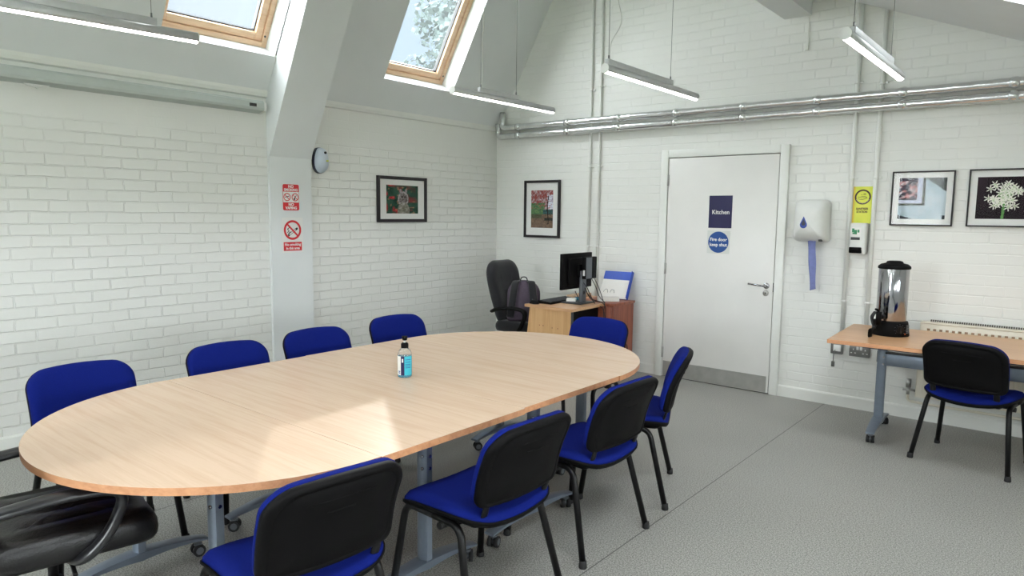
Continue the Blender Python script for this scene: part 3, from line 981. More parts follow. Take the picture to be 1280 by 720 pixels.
def ph_animal(u, v):
    g = vn(u * 7, v * 7, 1); r = vn(u * 9 + 3, v * 9, 5)
    c = mixc((28, 58, 48), (64, 104, 84), g)
    if r > 0.52: c = mixc(c, (186, 48, 56), (r - 0.52) * 3.0 * (1.3 - u))
    if vn(u * 14, v * 14, 9) > 0.80: c = mixc(c, (210, 150, 110), 0.6)
    dx, dy = (u - 0.52) / 0.17, (v - 0.52) / 0.27
    hd = dx * dx + dy * dy
    if hd < 1: c = mixc((196, 190, 192), (92, 84, 82), vn(u * 26, v * 26, 3) * 0.8 + (0.4 if hd < 0.55 else 0.0))
    dx, dy = (u - 0.53) / 0.19, (v - 0.10) / 0.30
    bd = dx * dx + dy * dy
    if bd < 1: c = mixc((180, 176, 172), (98, 96, 80), vn(u * 22, v * 22, 4))
    for ex in (0.44, 0.61):
        if ((u - ex) / 0.035) ** 2 + ((v - 0.80) / 0.08) ** 2 < 1: c = (150, 140, 145)
        if ((u - ex * 0.5 - 0.265) / 0.022) ** 2 + ((v - 0.58) / 0.03) ** 2 < 1: c = (20, 18, 20)
    return c


def ph_park(u, v):
    n = vn(u * 16, v * 24, 2); n2 = vn(u * 34, v * 48, 6)
    if v > 0.36:
        sky = (214, 222, 230)
        c = mixc(sky, (120, 58, 56), (n * 0.9 + n2 * 0.6) if v > 0.55 else 0.35)
        if u < 0.62 and v < 0.66: c = mixc((58, 98, 74), (122, 150, 96), n2)
        if u > 0.74 and v < 0.88: c = mixc((222, 228, 240), (150, 130, 150), max(0, n2 - 0.45) * 2)
        if v < 0.50 and u > 0.55: c = mixc((70, 112, 126), (60, 80, 70), n2)
        if n > 0.62 and v > 0.5: c = mixc(c, (172, 86, 80), 0.45)
    else:
        c = mixc((142, 116, 98), (96, 82, 72), n2)
        if v > 0.26 and u < 0.5: c = mixc(c, (70, 88, 66), 0.6)
        if 0.6 < u and 0.20 < v < 0.27: c = (58, 62, 60)
    if abs(u - (0.77 + 0.02 * sin(v * 9))) < 0.022 and 0.10 < v < 0.86: c = (52, 44, 46)
    return c


def ph_window(u, v):
    # sunlit white brickwork with a window and its box of flowers at upper left
    row = int(v * 13); col = (u * 5 + (0.5 if row % 2 else 0)) % 1
    c = mixc((160, 180, 190), (206, 218, 226), vn(u * 6, v * 6, 3))
    if (v * 13) % 1 < 0.10 or col < 0.03: c = mixc(c, (122, 142, 152), 0.5)
    if v > 1.0 - (u - 0.55) * 0.75 and u > 0.55: c = mixc((58, 62, 62), (110, 118, 118), vn(u * 12, v * 12, 7))
    if v < 0.10 - u * 0.3 or (u > 0.94 and v < 0.1): c = (60, 66, 72)
    if u < 0.56 and v > 0.33:
        c = (198, 204, 222)
        if u < 0.40 and v > 0.46:
            n = vn(u * 16, v * 16, 8); c = mixc((30, 26, 34), (82, 78, 92), n)
            if vn(u * 22, v * 22, 11) > 0.58 and 0.5 < v < 0.95: c = mixc((170, 62, 54), (206, 196, 204), vn(u * 34, v * 34, 12) * 1.3)
        if v < 0.38: c = mixc((40, 34, 36), (88, 104, 80), vn(u * 22, v * 40, 4))
        if u > 0.50: c = mixc((52, 50, 54), (120, 130, 110), vn(u * 30, v * 16, 4))
    return c


FL = [(random.random() * 2 * pi, 0.10 + 0.90 * random.random() ** 0.6, random.random() * pi) for _ in range(40)]
def ph_allium(u, v):
    c = mixc((40, 32, 38), (58, 46, 54), vn(u * 3, v * 2, 5))
    if abs((u * 5) % 1) < 0.05: c = mixc(c, (28, 22, 26), 0.6)
    cx, cy = 0.55, 0.58
    if abs(u - (cx - 0.015 + (v - 0.5) * 0.04)) < 0.026 and v < 0.42: c = (96, 146, 84)
    best = None
    for a, rr, ro in FL:
        fx, fy = cx + 0.36 * rr * cos(a), cy + 0.33 * rr * sin(a)
        dx, dy = u - fx, (v - fy)
        dd = sqrt(dx * dx + dy * dy)
        if dd < 0.095:
            k = abs(cos(3 * (atan2(dy, dx) + ro)))
            if dd < 0.012 + 0.085 * k ** 3.5:
                tone = mixc((178, 204, 158), (236, 236, 226), dd / 0.035)
                if best is None or rr > best[0]: best = (rr, tone)
    if best: c = best[1]
    elif ((u - cx) / 0.15) ** 2 + ((v - cy) / 0.12) ** 2 < 1: c = mixc((70, 110, 62), (150, 180, 130), vn(u * 30, v * 30, 6))
    return c


frame('black-framed animal photograph with a red and green background on the left wall', (0.001, -1.409, 1.647), WALL_L, 0.629, 0.436, 0.030, 0.024, 0.112, ph_animal, 84, 60, 0.083)
frame('tall black-framed park path photograph beside the corner', (0.648, -0.001, 1.574), WALL_B, 0.475, 0.608, 0.026, 0.024, 0.092, ph_park, 60, 84, 0.105)
frame('thin-framed photograph of a window and white brickwork right of the yellow poster', (4.180, -0.001, 1.670), WALL_B, 0.407, 0.404, 0.010, 0.022, 0.050, ph_window, 120, 120, 0.050)
frame('thin-framed white allium flower photograph at the right edge', (4.672, -0.001, 1.672), WALL_B, 0.410, 0.405, 0.010, 0.022, 0.052, ph_allium, 130, 130, 0.056)

# ------------------------------------------------------------------ towel, soap, poster
t = thing('paper_towel_dispenser', 'white centre-feed dispenser with a blue paper towel hanging out', 'towel dispenser', (3.43, -0.001, 1.495), WALL_B)
ol = rrect(0.245, 0.34, 0.05, 0.03, 7)
def disp(a, b, c):
    # rounded front, tapering to the top and the lower lip
    k = 1 - 0.18 * max(0, (b - 0.05) / 0.11) ** 2 - (0.25 * max(0, (-0.11 - b) / 0.05))
    return (a * (1 + 0.05 * (0 if b > 0 else -b / 0.16)), b, c * k)
MB().cushion(ol, [(0, 0.225), (0.4, 0.222), (0.7, 0.208), (0.88, 0.182), (0.97, 0.14), (1.0, 0.09), (1.0, 0.0), (0, 0.0)], disp).build('housing', M['gwhite'], t)
dp = [(0.0, 0.042)]
for i in range(13):
    a = radians(150 + 240 * i / 12)
    dp.append((0.022 * cos(a), -0.012 + 0.022 * sin(a)))
MB().prism(dp, lambda a, b, dd: (a * 1.25 - 0.022, b * 1.25 - 0.018, dd), 0.218, 0.2255).build('drop_emblem', M['logo_blue'], t)
MB().prism([(x * 0.55, y * 0.55) for x, y in dp], lambda a, b, dd: (a * 1.25 - 0.022, b * 1.25 - 0.016, dd), 0.2255, 0.2265).build('drop_emblem', M['navy'], t)
MB().bx(0.075, 0.10, -0.165, -0.12, 0.11, 0.15, 0.004).build('latch', M['dgrey'], t)
rg = []
for i in range(15):
    b = -0.155 - 0.40 * i / 14
    wv = 0.036 - 0.003 * sin(i * 0.7)
    tw = 0.25 + 0.035 * i
    cx = 0.012 + 0.03 * (i / 14)
    rg.append([(cx + wv * cos(q) * cos(tw) , b + (0.01 * cos(q) if i == 14 else 0), 0.10 + 0.012 * sin(q) + wv * cos(q) * sin(tw) * 0.5 + 0.006 * cos(3 * q)) for q in [2 * pi * j / 16 for j in range(16)]])
MB().loft(rg).build('paper_towel', M['towelb'], t)

t = thing('poster', 'yellow hand sanitiser station poster between the conduits', 'poster', (3.776, -0.001, 1.622), WALL_B)
def ph_poster(u, v):
    c = mixc((214, 222, 92), (232, 232, 110), vn(u * 3, v * 4, 2))
    return mixc((226, 186, 84), c, u / 0.14)
picture('sheet', 0.138, 0.285, 20, 20, ph_poster, M['printg'], t, (0, 0, 0.002))
MB().box((0, 0, 0.0008), (0.140, 0.287, 0.0016)).build('backing', M['sign_clear'], t)
k = ring_mesh(MB(), 0, 0.062, 0.046, 0.058, 0.0026)
k.build('ring', M['brown_ink'], t)
k = MB()
for i in range(14):
    a = radians(205 + 130 * i / 13)
    bar(k, (0.049 * cos(a) - 0.002, 0.062 + 0.049 * sin(a)), (0.049 * cos(a) + 0.002, 0.062 + 0.049 * sin(a)), 0.004, 0.0029)
k.build('ring_wording', M['sign_clear'], t)
k = MB()
def poly(mb, pts, w, z):
    for p, q in zip(pts, pts[1:]): bar(mb, p, q, w, z)
poly(k, [(-0.036, 0.048), (-0.02, 0.044), (0.0, 0.042), (0.02, 0.050), (0.034, 0.052)], 0.0028, 0.0027)
poly(k, [(-0.036, 0.062), (-0.02, 0.060), (-0.006, 0.066), (0.014, 0.066), (0.03, 0.060)], 0.0028, 0.0027)
poly(k, [(-0.012, 0.054), (0.002, 0.058), (0.018, 0.058), (0.03, 0.056)], 0.0024, 0.0027)
poly(k, [(0.004, 0.082), (0.014, 0.092), (0.022, 0.082), (0.012, 0.078), (0.004, 0.082)], 0.0028, 0.0027)
poly(k, [(-0.014, 0.076), (-0.008, 0.080), (-0.002, 0.076)], 0.0024, 0.0027)
k.build('hands_symbol', M['brown_ink'], t)
text('SANITISER', 0.022, (0.0, -0.030, 0.0027), M['brown_ink'], t, bold=0.0008, sx=0.85)
text('STATION', 0.022, (0.0, -0.054, 0.0027), M['brown_ink'], t, bold=0.0008, sx=0.85)

t = thing('soap_dispenser', 'small white push dispenser below the yellow poster', 'soap dispenser', (3.775, -0.001, 1.36), WALL_B)
MB().cushion(rrect(0.118, 0.245, 0.014, 0.02), [(0, 0.098), (0.7, 0.097), (0.93, 0.09), (1, 0.07), (1, 0), (0, 0)], lambda a, b, c: (a, b, c)).build('housing', M['gwhite'], t)
MB().box((-0.012, 0.055, 0.0975), (0.078, 0.066, 0.003), 0.001).build('label', M['sign_white'], t)
k = MB()
for (a, b, w_, h_) in ((-0.03, 0.065, 0.016, 0.03), (-0.012, 0.052, 0.02, 0.034), (0.008, 0.06, 0.014, 0.022), (-0.022, 0.042, 0.024, 0.012)):
    k.box((a, b, 0.0993), (w_, h_, 0.0006))
k.build('label_print', M['green_ink'], t)
MB().box((-0.012, 0.002, 0.0965), (0.066, 0.022, 0.004), 0.002).build('window', M['dgrey'], t)
MB().cushion(rrect(0.092, 0.048, 0.008), [(0, 0.112), (0.8, 0.11), (1, 0.095), (1, 0.06), (0, 0.06)], lambda a, b, c: (a - 0.008, b - 0.088, c)).build('push_pad', M['blackp'], t)

# sockets
def socket(x, z, label, double, key=False):
    t = thing('wall_socket', label, 'socket', (x, -0.001, z), WALL_B, group=None)
    w_ = 0.148 if double else 0.09
    MB().box((0, 0, 0.018), (w_, 0.09, 0.034), 0.004).build('back_box', M['socketm'], t)
    if double:
        for sx in (-1, 1):
            k = MB()
            k.box((sx * 0.043, 0.012, 0.0356), (0.008, 0.012, 0.001)); k.box((sx * 0.043 - 0.014, -0.016, 0.0356), (0.012, 0.008, 0.001)); k.box((sx * 0.043 + 0.014, -0.016, 0.0356), (0.012, 0.008, 0.001))
            k.build('socket_outlet', M['gwhite'], t)
            MB().box((sx * 0.012, 0.022, 0.037), (0.018, 0.026, 0.005), 0.002).build('switch', M['gwhite'], t)
    else:
        MB().box((0.004, 0.004, 0.036), (0.056, 0.052, 0.004), 0.002).build('switch', M['gwhite'], t)
    if key:
        MB().tube(curve([(-0.008, -0.012, 0.039), (-0.012, -0.03, 0.05), (-0.016, -0.06, 0.046), (-0.018, -0.11, 0.044)], 6), 0.003, n=6).build('chain', M['wire'], t)
        MB().box((-0.018, -0.128, 0.044), (0.026, 0.045, 0.012), 0.004).build('fob', M['socketm'], t)
    return t


socket(3.662, 0.474, 'single grey switch plate with a fob hanging on a chain', False, True)
socket(3.83, 0.472, 'grey double socket between the switch and the table leg', True)
socket(4.03, 0.452, 'grey double socket behind the right-hand table leg', True)

# radiator
t = thing('radiator', 'cream panel radiator behind the folding table on the right', 'radiator', (4.245, -0.003, 0.19))
RL, RH = 1.75, 0.575
rb = MB()
rb.bx(0, RL, -0.095, -0.083, 0, RH - 0.012, 0.004)
for i in range(44):
    x = 0.035 + i * (RL - 0.07) / 43
    rb.box((x, -0.0965, RH * 0.49), (0.018, 0.007, RH * 0.84), 0.003)
rb.bx(0, RL, -0.083, -0.02, 0.01, RH - 0.03)
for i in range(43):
    rb.box((0.035 + (i + 0.5) * (RL - 0.07) / 43, -0.0955, RH - 0.055), (0.019, 0.002, 0.016), mi=1)  # brown flecks painted for the shaded, table-tinted recesses between rib tops
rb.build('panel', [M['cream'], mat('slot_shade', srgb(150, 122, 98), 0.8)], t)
MB().bx(0.0, RL, -0.10, -0.016, RH - 0.012, RH, 0.003).bx(0, 0.004, -0.1, -0.016, 0.01, RH).build('casing', M['cream'], t)
gr = MB()
for i in range(120):
    gr.box((0.06 + i * (RL - 0.10) / 119, -0.034, RH + 0.006), (0.008, 0.02, 0.014))
gr.build('grille', M['grille'], t)
v = MB().cyl((-0.055, -0.05, 0.005), (-0.055, -0.05, 0.06), 0.011, n=12).cyl((-0.09, -0.05, 0.04), (0.0, -0.05, 0.04), 0.009, n=12).cyl((-0.055, -0.05, 0.06), (-0.055, -0.05, 0.125), 0.018, n=14)
v.build('valve', M['steel'], t)
MB().tube(fillet([(-0.055, -0.05, 0.01), (-0.055, -0.05, -0.045), (0.05, -0.05, -0.05), (RL, -0.05, -0.05)], 0.03), 0.0095, n=10).build('feed_pipe', M['cream'], t)
for x in (0.2, RL - 0.2): MB().bx(x - 0.02, x + 0.02, -0.02, 0.0, 0.1, RH - 0.1).build('wall_bracket', M['cream'], t)


# ------------------------------------------------------------------ castors and table legs
def castor(parent, x, y, r=0.026, name='castor', yaw=0.0):
    c = MB()
    for sx in (-1, 1):
        dx, dy = sx * 0.016 * cos(yaw), sx * 0.016 * sin(yaw)
        ex, ey = sx * 0.024 * cos(yaw), sx * 0.024 * sin(yaw)
        c.cyl((x + dx * 0.4, y + dy * 0.4, r), (x + ex, y + ey, r), r, n=18)
    o = c.build(name, M['rubber'], parent)
    h = MB()
    for sx in (1,):
        h.cyl((x - sx * 0.0255 * cos(yaw), y - sx * 0.0255 * sin(yaw), r), (x + sx * 0.0235 * cos(yaw), y + sx * 0.0235 * sin(yaw), r), r * 0.5, n=14)
        h.cyl((x + sx * 0.0235 * cos(yaw), y + sx * 0.0235 * sin(yaw), r), (x + sx * 0.0255 * cos(yaw), y + sx * 0.0255 * sin(yaw), r), r * 0.62, n=14)
    h.build('hub', M['mgrey'], o)
    MB().cyl((x, y, r * 1.4), (x, y, r * 2 + 0.022), 0.008, n=10).cyl((x, y, r * 1.8), (x, y, r * 2 + 0.006), 0.017, n=12).build('stem', M['mgrey'], o)
    return o


def t_leg(parent, x, y, H, span, depth_shift=0.0):
    """column on an arched foot with a castor at each end; the foot runs along y"""
    col = MB()
    # flat-sided oval tube
    ol = [(0.036 * cos(q), 0.024 * sin(q)) for q in [2 * pi * i / 20 for i in range(20)]]
    ol = [(max(-0.030, min(0.030, a)), b) for a, b in ol]
    col.prism(ol, lambda a, b, dd: (x + a, y + depth_shift + b, dd), 0.095, H, smooth=True)
    o = col.build('column', M['silver'], parent, 35)
    k = MB()
    for z in (H - 0.115, H - 0.165):
        k.cyl((x + 0.012, y + depth_shift - 0.0205, z), (x + 0.012, y + depth_shift - 0.028, z), 0.007, n=10)
        k.cyl((x + 0.0295, y + depth_shift, z), (x + 0.034, y + depth_shift, z), 0.007, n=10)
    k.build('bolt', M['chrome'], o)
    n = 14
    top, bot = [], []
    for i in range(n + 1):
        s_ = -1 + 2 * i / n
        z = 0.078 + 0.040 * (1 - s_ * s_)
        w_ = 0.036 - 0.008 * abs(s_)
        th = 0.012 + 0.026 * (1 - abs(s_))
        yy = y + s_ * span / 2
        top.append([(x - w_, yy, z - 0.004), (x - w_ * 0.7, yy, z), (x + w_ * 0.7, yy, z), (x + w_, yy, z - 0.004), (x + w_ * 0.9, yy, z - th), (x - w_ * 0.9, yy, z - th)])
    MB().loft(top).build('foot', M['silver'], parent, 30)
    for s_ in (-1, 1):
        castor(parent, x, y + s_ * (span / 2 - 0.035), yaw=0.25 * s_ + x)


TZ = 0.71
TC = 2.573
TW = 1.585


def meeting_table(label, y0, y1, kind, shift=0.0):
    """kind: 'rect', 'near' (rounded towards -y) or 'far' (rounded towards +y)"""
    t = thing('meeting_table', label, 'table', (TC + shift, (y0 + y1) / 2, 0), group=None)
    d0, d1 = y0 - (y0 + y1) / 2, y1 - (y0 + y1) / 2
    hw = TW / 2
    g = 0.0012
    if kind == 'rect':
        ol = [(-hw, d0 + g), (hw, d0 + g), (hw, d1 - g), (-hw, d1 - g)]
    else:
        D = y1 - y0
        pts = []
        n = 48
        for i in range(n + 1):
            a = pi * i / n
            # full D: slightly squarer than a semicircle
            ca, sa = cos(a), sin(a)
            pts.append((hw * ca, D * abs(sa)))
        if kind == 'far': ol = [(a, d0 + g + b) for a, b in pts]
        else: ol = [(a, d1 - g - b) for a, b in reversed(pts)]
    r = 0.004
    TT = 0.026
    MB().prism(ol, lambda a, b, dd: (a, b, dd), TZ - 0.0015, TZ).build('tabletop', M['beech'], t, 35)
    MB().prism(ol, lambda a, b, dd: (a, b, dd), TZ - TT, TZ - 0.0015, smooth=(kind != 'rect')).build('edging', M['beech_edge'], t, 35)
    return t, d0, d1


def frame_under(t, xs, yc, span, H):
    x0, x1 = xs
    MB().bx(x0, x1, yc - 0.020, yc + 0.020, H - 0.105, H - 0.02, 0.004).build('cross_rail', M['dark_steel'], t)
    for x in xs:
        MB().bx(x - 0.02, x + 0.02, yc - span * 0.45, yc + span * 0.45, H - 0.022, H, 0.003).build('top_bracket', M['blackm'], t)
        t_leg(t, x, yc, H - 0.015, span)


SEAM1, SEAM2, SEAM3 = -4.477, -3.702, -2.922
UH = TZ - 0.026
t, d0, d1 = meeting_table('D-end section of the beech meeting table nearest the armchair', -5.262, SEAM1, 'near')
frame_under(t, (2.20 - TC, 2.86 - TC), -4.80 + 4.8695, 0.56, UH)
t, d0, d1 = meeting_table('rectangular beech table section under the sunlit patch', SEAM1, SEAM2, 'rect', 0.004)
frame_under(t, (2.09 - TC, 3.14 - TC), 0.02, 0.58, UH)
t, d0, d1 = meeting_table('rectangular beech table section between the bottle and the far D-end', SEAM2, SEAM3, 'rect', -0.006)
frame_under(t, (2.08 - TC, 3.15 - TC), -0.04, 0.64, UH)
t, d0, d1 = meeting_table('D-end section of the beech meeting table nearest the corner desk', SEAM3, -2.130, 'far', -0.002)
frame_under(t, (2.205 - TC, 2.855 - TC), -2.50 + 2.526, 0.50, UH)


# ------------------------------------------------------------------ stacking chairs
def make_chair():
    t = thing('stacking_chair', '', 'chair', group='blue stacking chairs')
    # seat
    ol = rrect(0.475, 0.43, 0.075, 0.10, 6)
    def seat_fn(a, b, c):
        return (a, b - 0.005, 0.432 + c + (-0.030 * max(0, (b - 0.10) / 0.115) ** 2) - 0.010 * (1 - (a / 0.24) ** 2) + 0.034 * ((a / 0.24) ** 2 - 0.55) * max(0, min(1, (0.215 - b) / 0.36)))
    MB().cushion(ol, [(0, 0.052), (0.5, 0.052), (0.78, 0.049), (0.92, 0.040), (0.985, 0.022), (1.0, 0.006), (0.985, 0.0), (0, 0.0)], seat_fn).build('seat', M['blue'], t)
    MB().cushion(ol, [(0, 0.004), (0.96, 0.004), (1.012, 0.012), (1.015, 0.002), (0.97, -0.012), (0.6, -0.020), (0, -0.020)], seat_fn).build('seat_shell', M['blackp'], t)
    # backrest
    r = radians(17)
    up = V((0, -sin(r), cos(r))); fw = V((0, cos(r), sin(r)))
    org = V((0, -0.222, 0.494)); H = 0.294
    def back_fn(a, b, c):
        k = 0.45 * a * a
        lum = 0.012 * cos((b) / H * pi * 1.2 + 0.3)
        arch = 0.022 * (1 - (a / 0.21) ** 2) * max(0, b / (H / 2))
        return org + V((a * (1 + 0.02 * (b / H)), 0, 0)) + up * (b + arch + H / 2) + fw * (c + k + lum)
    ol = rrect(0.448, H, 0.082, 0.035, 8)
    MB().cushion(ol, [(0, 0.050), (0.5, 0.049), (0.78, 0.045), (0.92, 0.040), (0.98, 0.030), (1.0, 0.016), (0.99, 0.006), (0, 0.006)], back_fn).build('backrest', M['blue'], t)
    sh = MB().cushion(ol, [(0, 0.008), (0.975, 0.008), (0.995, 0.009), (1.004, 0.003), (1.004, -0.008), (0.98, -0.017), (0.90, -0.020), (0.885, -0.017), (0.86, -0.017), (0.845, -0.020), (0.45, -0.021), (0, -0.021)], back_fn)
    # moulded rib on the back of the shell
    sh.tube([back_fn(a, 0.045, -0.021) for a in (-0.045, -0.02, 0.02, 0.045)], 0.003, n=6)
    sh.tube([back_fn(a, 0.085, -0.021) for a in (-0.11, -0.05, 0.05, 0.11)], 0.0018, n=6)
    sh.build('back_shell', M['blackp'], t)
    for sx in (-1, 1):
        MB().tube(fillet([(sx * 0.165, -0.02, 0.405), (sx * 0.165, -0.178, 0.405), (sx * 0.170, -0.204, 0.465), (sx * 0.170, -0.221, 0.53)], 0.035), 0.017, ry=0.007, ref=(1, 0, 0), n=12).build('back_bracket', M['blackm'], t)
        fl = MB().tube(fillet([(sx * 0.252, 0.225, 0.012), (sx * 0.215, 0.172, 0.412), (sx * 0.212, 0.02, 0.408)], 0.055, 8), 0.0145, n=12).build('leg', M['blackm'], t)
        MB().lathe([(0, 0), (0.017, 0), (0.018, 0.006), (0.0155, 0.032), (0, 0.032)], (sx * 0.253, 0.2255, 0), n=14).build('foot_cap', M['rubber'], fl)
        rl = MB().tube(fillet([(sx * 0.262, -0.225, 0.012), (sx * 0.216, -0.128, 0.408), (sx * 0.212, 0.02, 0.408)], 0.055, 8), 0.0145, n=12).build('leg', M['blackm'], t)
        MB().lathe([(0, 0), (0.017, 0), (0.018, 0.006), (0.0155, 0.032), (0, 0.032)], (sx * 0.263, -0.2255, 0), n=14).build('foot_cap', M['rubber'], rl)
        MB().cyl((sx * 0.19, -0.03, 0.385), (sx * 0.23, -0.03, 0.385), 0.014, n=12).build('stacking_buffer', M['rubber'], t)
    cb = MB()
    for y in (0.13, -0.09):
        cb.cyl((-0.214, y, 0.404), (0.214, y, 0.404), 0.009, n=10)
    cb.build('cross_bar', M['blackm'], t)
    return t


CH = make_chair()
CHAIRS = [  # x, y, facing (deg), label
    (1.79, -4.77, -3, 'blue chair along the white wall, first from the armchair end'),
    (1.79, -4.05, -4, 'blue chair along the white wall, second from the armchair end'),
    (1.74, -3.44, -4, 'blue chair against the pillar, third along the white wall'),
    (1.68, -2.74, -6, 'blue chair along the white wall, nearest the office chair'),
    (2.55, -2.08, 272, 'blue chair at the far rounded end before the desk'),
    (3.242, -2.602, 204, 'blue chair turned side-on in front of the kitchen door'),
    (3.348, -3.26, 178, 'blue chair seen from behind between the side-on chair and its neighbour'),
    (3.37, -4.00, 178, 'blue chair seen from behind in the middle of the open side'),
    (3.26, -4.745, 174, 'nearest blue chair, its black back shell edged in sunlight'),
    (4.675, -0.81, 80.2, 'blue chair with a black back at the folding table by the urn'),
]
for i, (x, y, a, lab) in enumerate(CHAIRS):
    c = CH if i == 0 else copy_tree(CH)
    c.location = (x, y, 0); c.rotation_euler = (0, 0, radians(a - 90)); c['label'] = lab


# ------------------------------------------------------------------ office chairs
def office_chair(label, loc, ang, cov, arm_mat, seams):
    t = thing('office_chair', label, 'chair', (loc[0], loc[1], 0), (0, 0, radians(ang - 90)))
    ol = rrect(0.50, 0.49, 0.09, 0.06, 7)
    def sfn(a, b, c):
        ridge = 0.0
        if seams:
            ridge = -0.012 * max(0, 1 - abs(((a + 0.35) % 0.10) - 0.05) / 0.014) * max(0, 1 - (abs(b) / 0.22) ** 6)
        return (a, b + (0.05 if seams else 0.01), 0.415 + c + (ridge if c > 0.05 else 0) - 0.012 * max(0, (b - 0.12) / 0.12) ** 2 + 0.012 * (a / 0.25) ** 2)
    prof_ = [(0, 0.096)] + [(0.1 * k, 0.096) for k in range(1, 9)] + [(0.88, 0.091), (0.95, 0.078), (0.99, 0.056), (1.0, 0.028), (0.985, 0.004), (0.95, -0.010), (0, -0.010)]
    MB().cushion(ol, prof_, sfn).build('seat', cov, t)
    r = radians(12); up = V((0, -sin(r), cos(r))); fw = V((0, cos(r), sin(r)))
    H = 0.62
    org = V((0, -0.235, 0.46))
    def bfn(a, b, c):
        tt = b + H / 2
        roll = 0.0
        for z0 in (0.16, 0.30, 0.44):
            roll -= 0.012 * max(0, 1 - abs(tt - z0) / 0.014)
        return org + V((a * (1 - 0.10 * max(0, tt - 0.40)), 0, 0)) + up * tt + fw * (c + (roll if c > 0.05 else 0) + 0.5 * a * a * 0.6 + 0.02 * cos(tt * 7))
    olb = rrect(0.48, H, 0.13, 0.10, 8)
    profb = [(0, 0.085)] + [(0.08 * k, 0.085) for k in range(1, 10)] + [(0.80, 0.080), (0.90, 0.068), (0.97, 0.048), (1.0, 0.026), (0.98, 0.006), (0.92, 0.0), (0, 0.0)]
    MB().cushion(olb, profb, bfn).build('backrest', cov, t)
    MB().tube(fillet([(0, 0.0, 0.405), (0, -0.24, 0.405), (0, -0.262, 0.50), (0, -0.30, 0.66)], 0.05), 0.035, ry=0.008, ref=(1, 0, 0)).build('back_bar', M['blackm'], t)
    for sx in (-1, 1):
        path = fillet([(sx * 0.245, -0.245, 0.60), (sx * 0.285, -0.16, 0.635), (sx * 0.29, 0.04, 0.655), (sx * 0.29, 0.185, 0.635), (sx * 0.285, 0.13, 0.50), (sx * 0.27, 0.06, 0.425), (sx * 0.16, 0.03, 0.405)], 0.07, 8)
        n = len(path)
        MB().tube(path, [0.028 + 0.010 * sin(pi * min(1, i / n * 1.6)) for i in range(n)], ry=0.017, ref=(1, 0, 0), n=14).build('armrest', arm_mat, t)
    MB().bx(-0.13, 0.13, -0.11, 0.12, 0.385, 0.418, 0.01).build('mechanism', M['blackm'], t)
    MB().tube(curve([(0.1, 0.02, 0.395), (0.2, 0.03, 0.39), (0.27, 0.03, 0.38)], 4), 0.007, n=8).build('lever', M['blackm'], t)
    MB().cyl((0, 0, 0.10), (0, 0, 0.27), 0.027, n=18).cyl((0, 0, 0.25), (0, 0, 0.39), 0.016, n=16).build('gas_column', M['blackm'], t)
    st = MB()
    for k in range(5):
        a = 2 * pi * k / 5 + 0.3
        dx, dy = cos(a), sin(a)
        st.tube([(dx * 0.02, dy * 0.02, 0.115), (dx * 0.16, dy * 0.16, 0.10), (dx * 0.29, dy * 0.29, 0.075)], [0.028, 0.024, 0.017], ry=[0.022, 0.018, 0.012], ref=(-dy, dx, 0), n=10)
    st.build('star_base', M['blackp'], t)
    for k in range(5):
        a = 2 * pi * k / 5 + 0.3
        castor(t, 0.285 * cos(a), 0.285 * sin(a), 0.024, yaw=a + 0.8)
    return t


office_chair('black leather armchair pushed under the near rounded table end', (2.50, -5.195), 80, M['leather'], M['armp'], True)
office_chair('black high-backed fabric office chair at the corner desk', (1.07, -0.76), 3, M['bfabric'], M['blackp'], False)

# backpack on the corner chair
t = thing('backpack', 'plum backpack with black straps sitting on the office chair', 'backpack', (1.09, -0.86, 0.50), (radians(-6), 0, radians(36)))
ol = rrect(0.31, 0.40, 0.13, 0.05, 8)
def bag(a, b, c):
    k = 0.5 - b / 0.40
    return (a, -c * (0.75 + 0.35 * k), b + 0.20)
MB().cushion(ol, [(0, 0.095), (0.5, 0.093), (0.8, 0.083), (0.95, 0.06), (1.0, 0.02), (1.0, -0.05), (0.94, -0.08), (0.7, -0.09), (0, -0.09)], bag).build('body', M['purple'], t)
MB().cushion(rrect(0.24, 0.18, 0.05, 0.03), [(0, 0.05), (0.8, 0.048), (0.95, 0.035), (1, 0.0), (0, 0.0)], lambda a, b, c: (a, 0.07 + c, b + 0.12)).build('pocket', M['purple'], t)
for sx in (-1, 1):
    MB().tube(curve([(sx * 0.05, -0.03, 0.385), (sx * 0.075, -0.085, 0.375), (sx * 0.09, -0.125, 0.28), (sx * 0.105, -0.135, 0.16), (sx * 0.12, -0.11, 0.05)], 6), 0.034, ry=0.010, ref=(1, 0, 0), n=10).build('strap', M['bfabric'], t)
MB().tube(curve([(-0.035, -0.03, 0.39), (-0.02, -0.035, 0.425), (0.02, -0.035, 0.425), (0.035, -0.03, 0.39)], 5), 0.010, ry=0.005, ref=(0, 1, 0), n=8).build('carry_loop', M['bfabric'], t)
MB().tube([bag(a * 0.97, b * 0.97, 0.03) for a, b in ol[2:26]], 0.003, n=5).build('zip', M['blackp'], t)

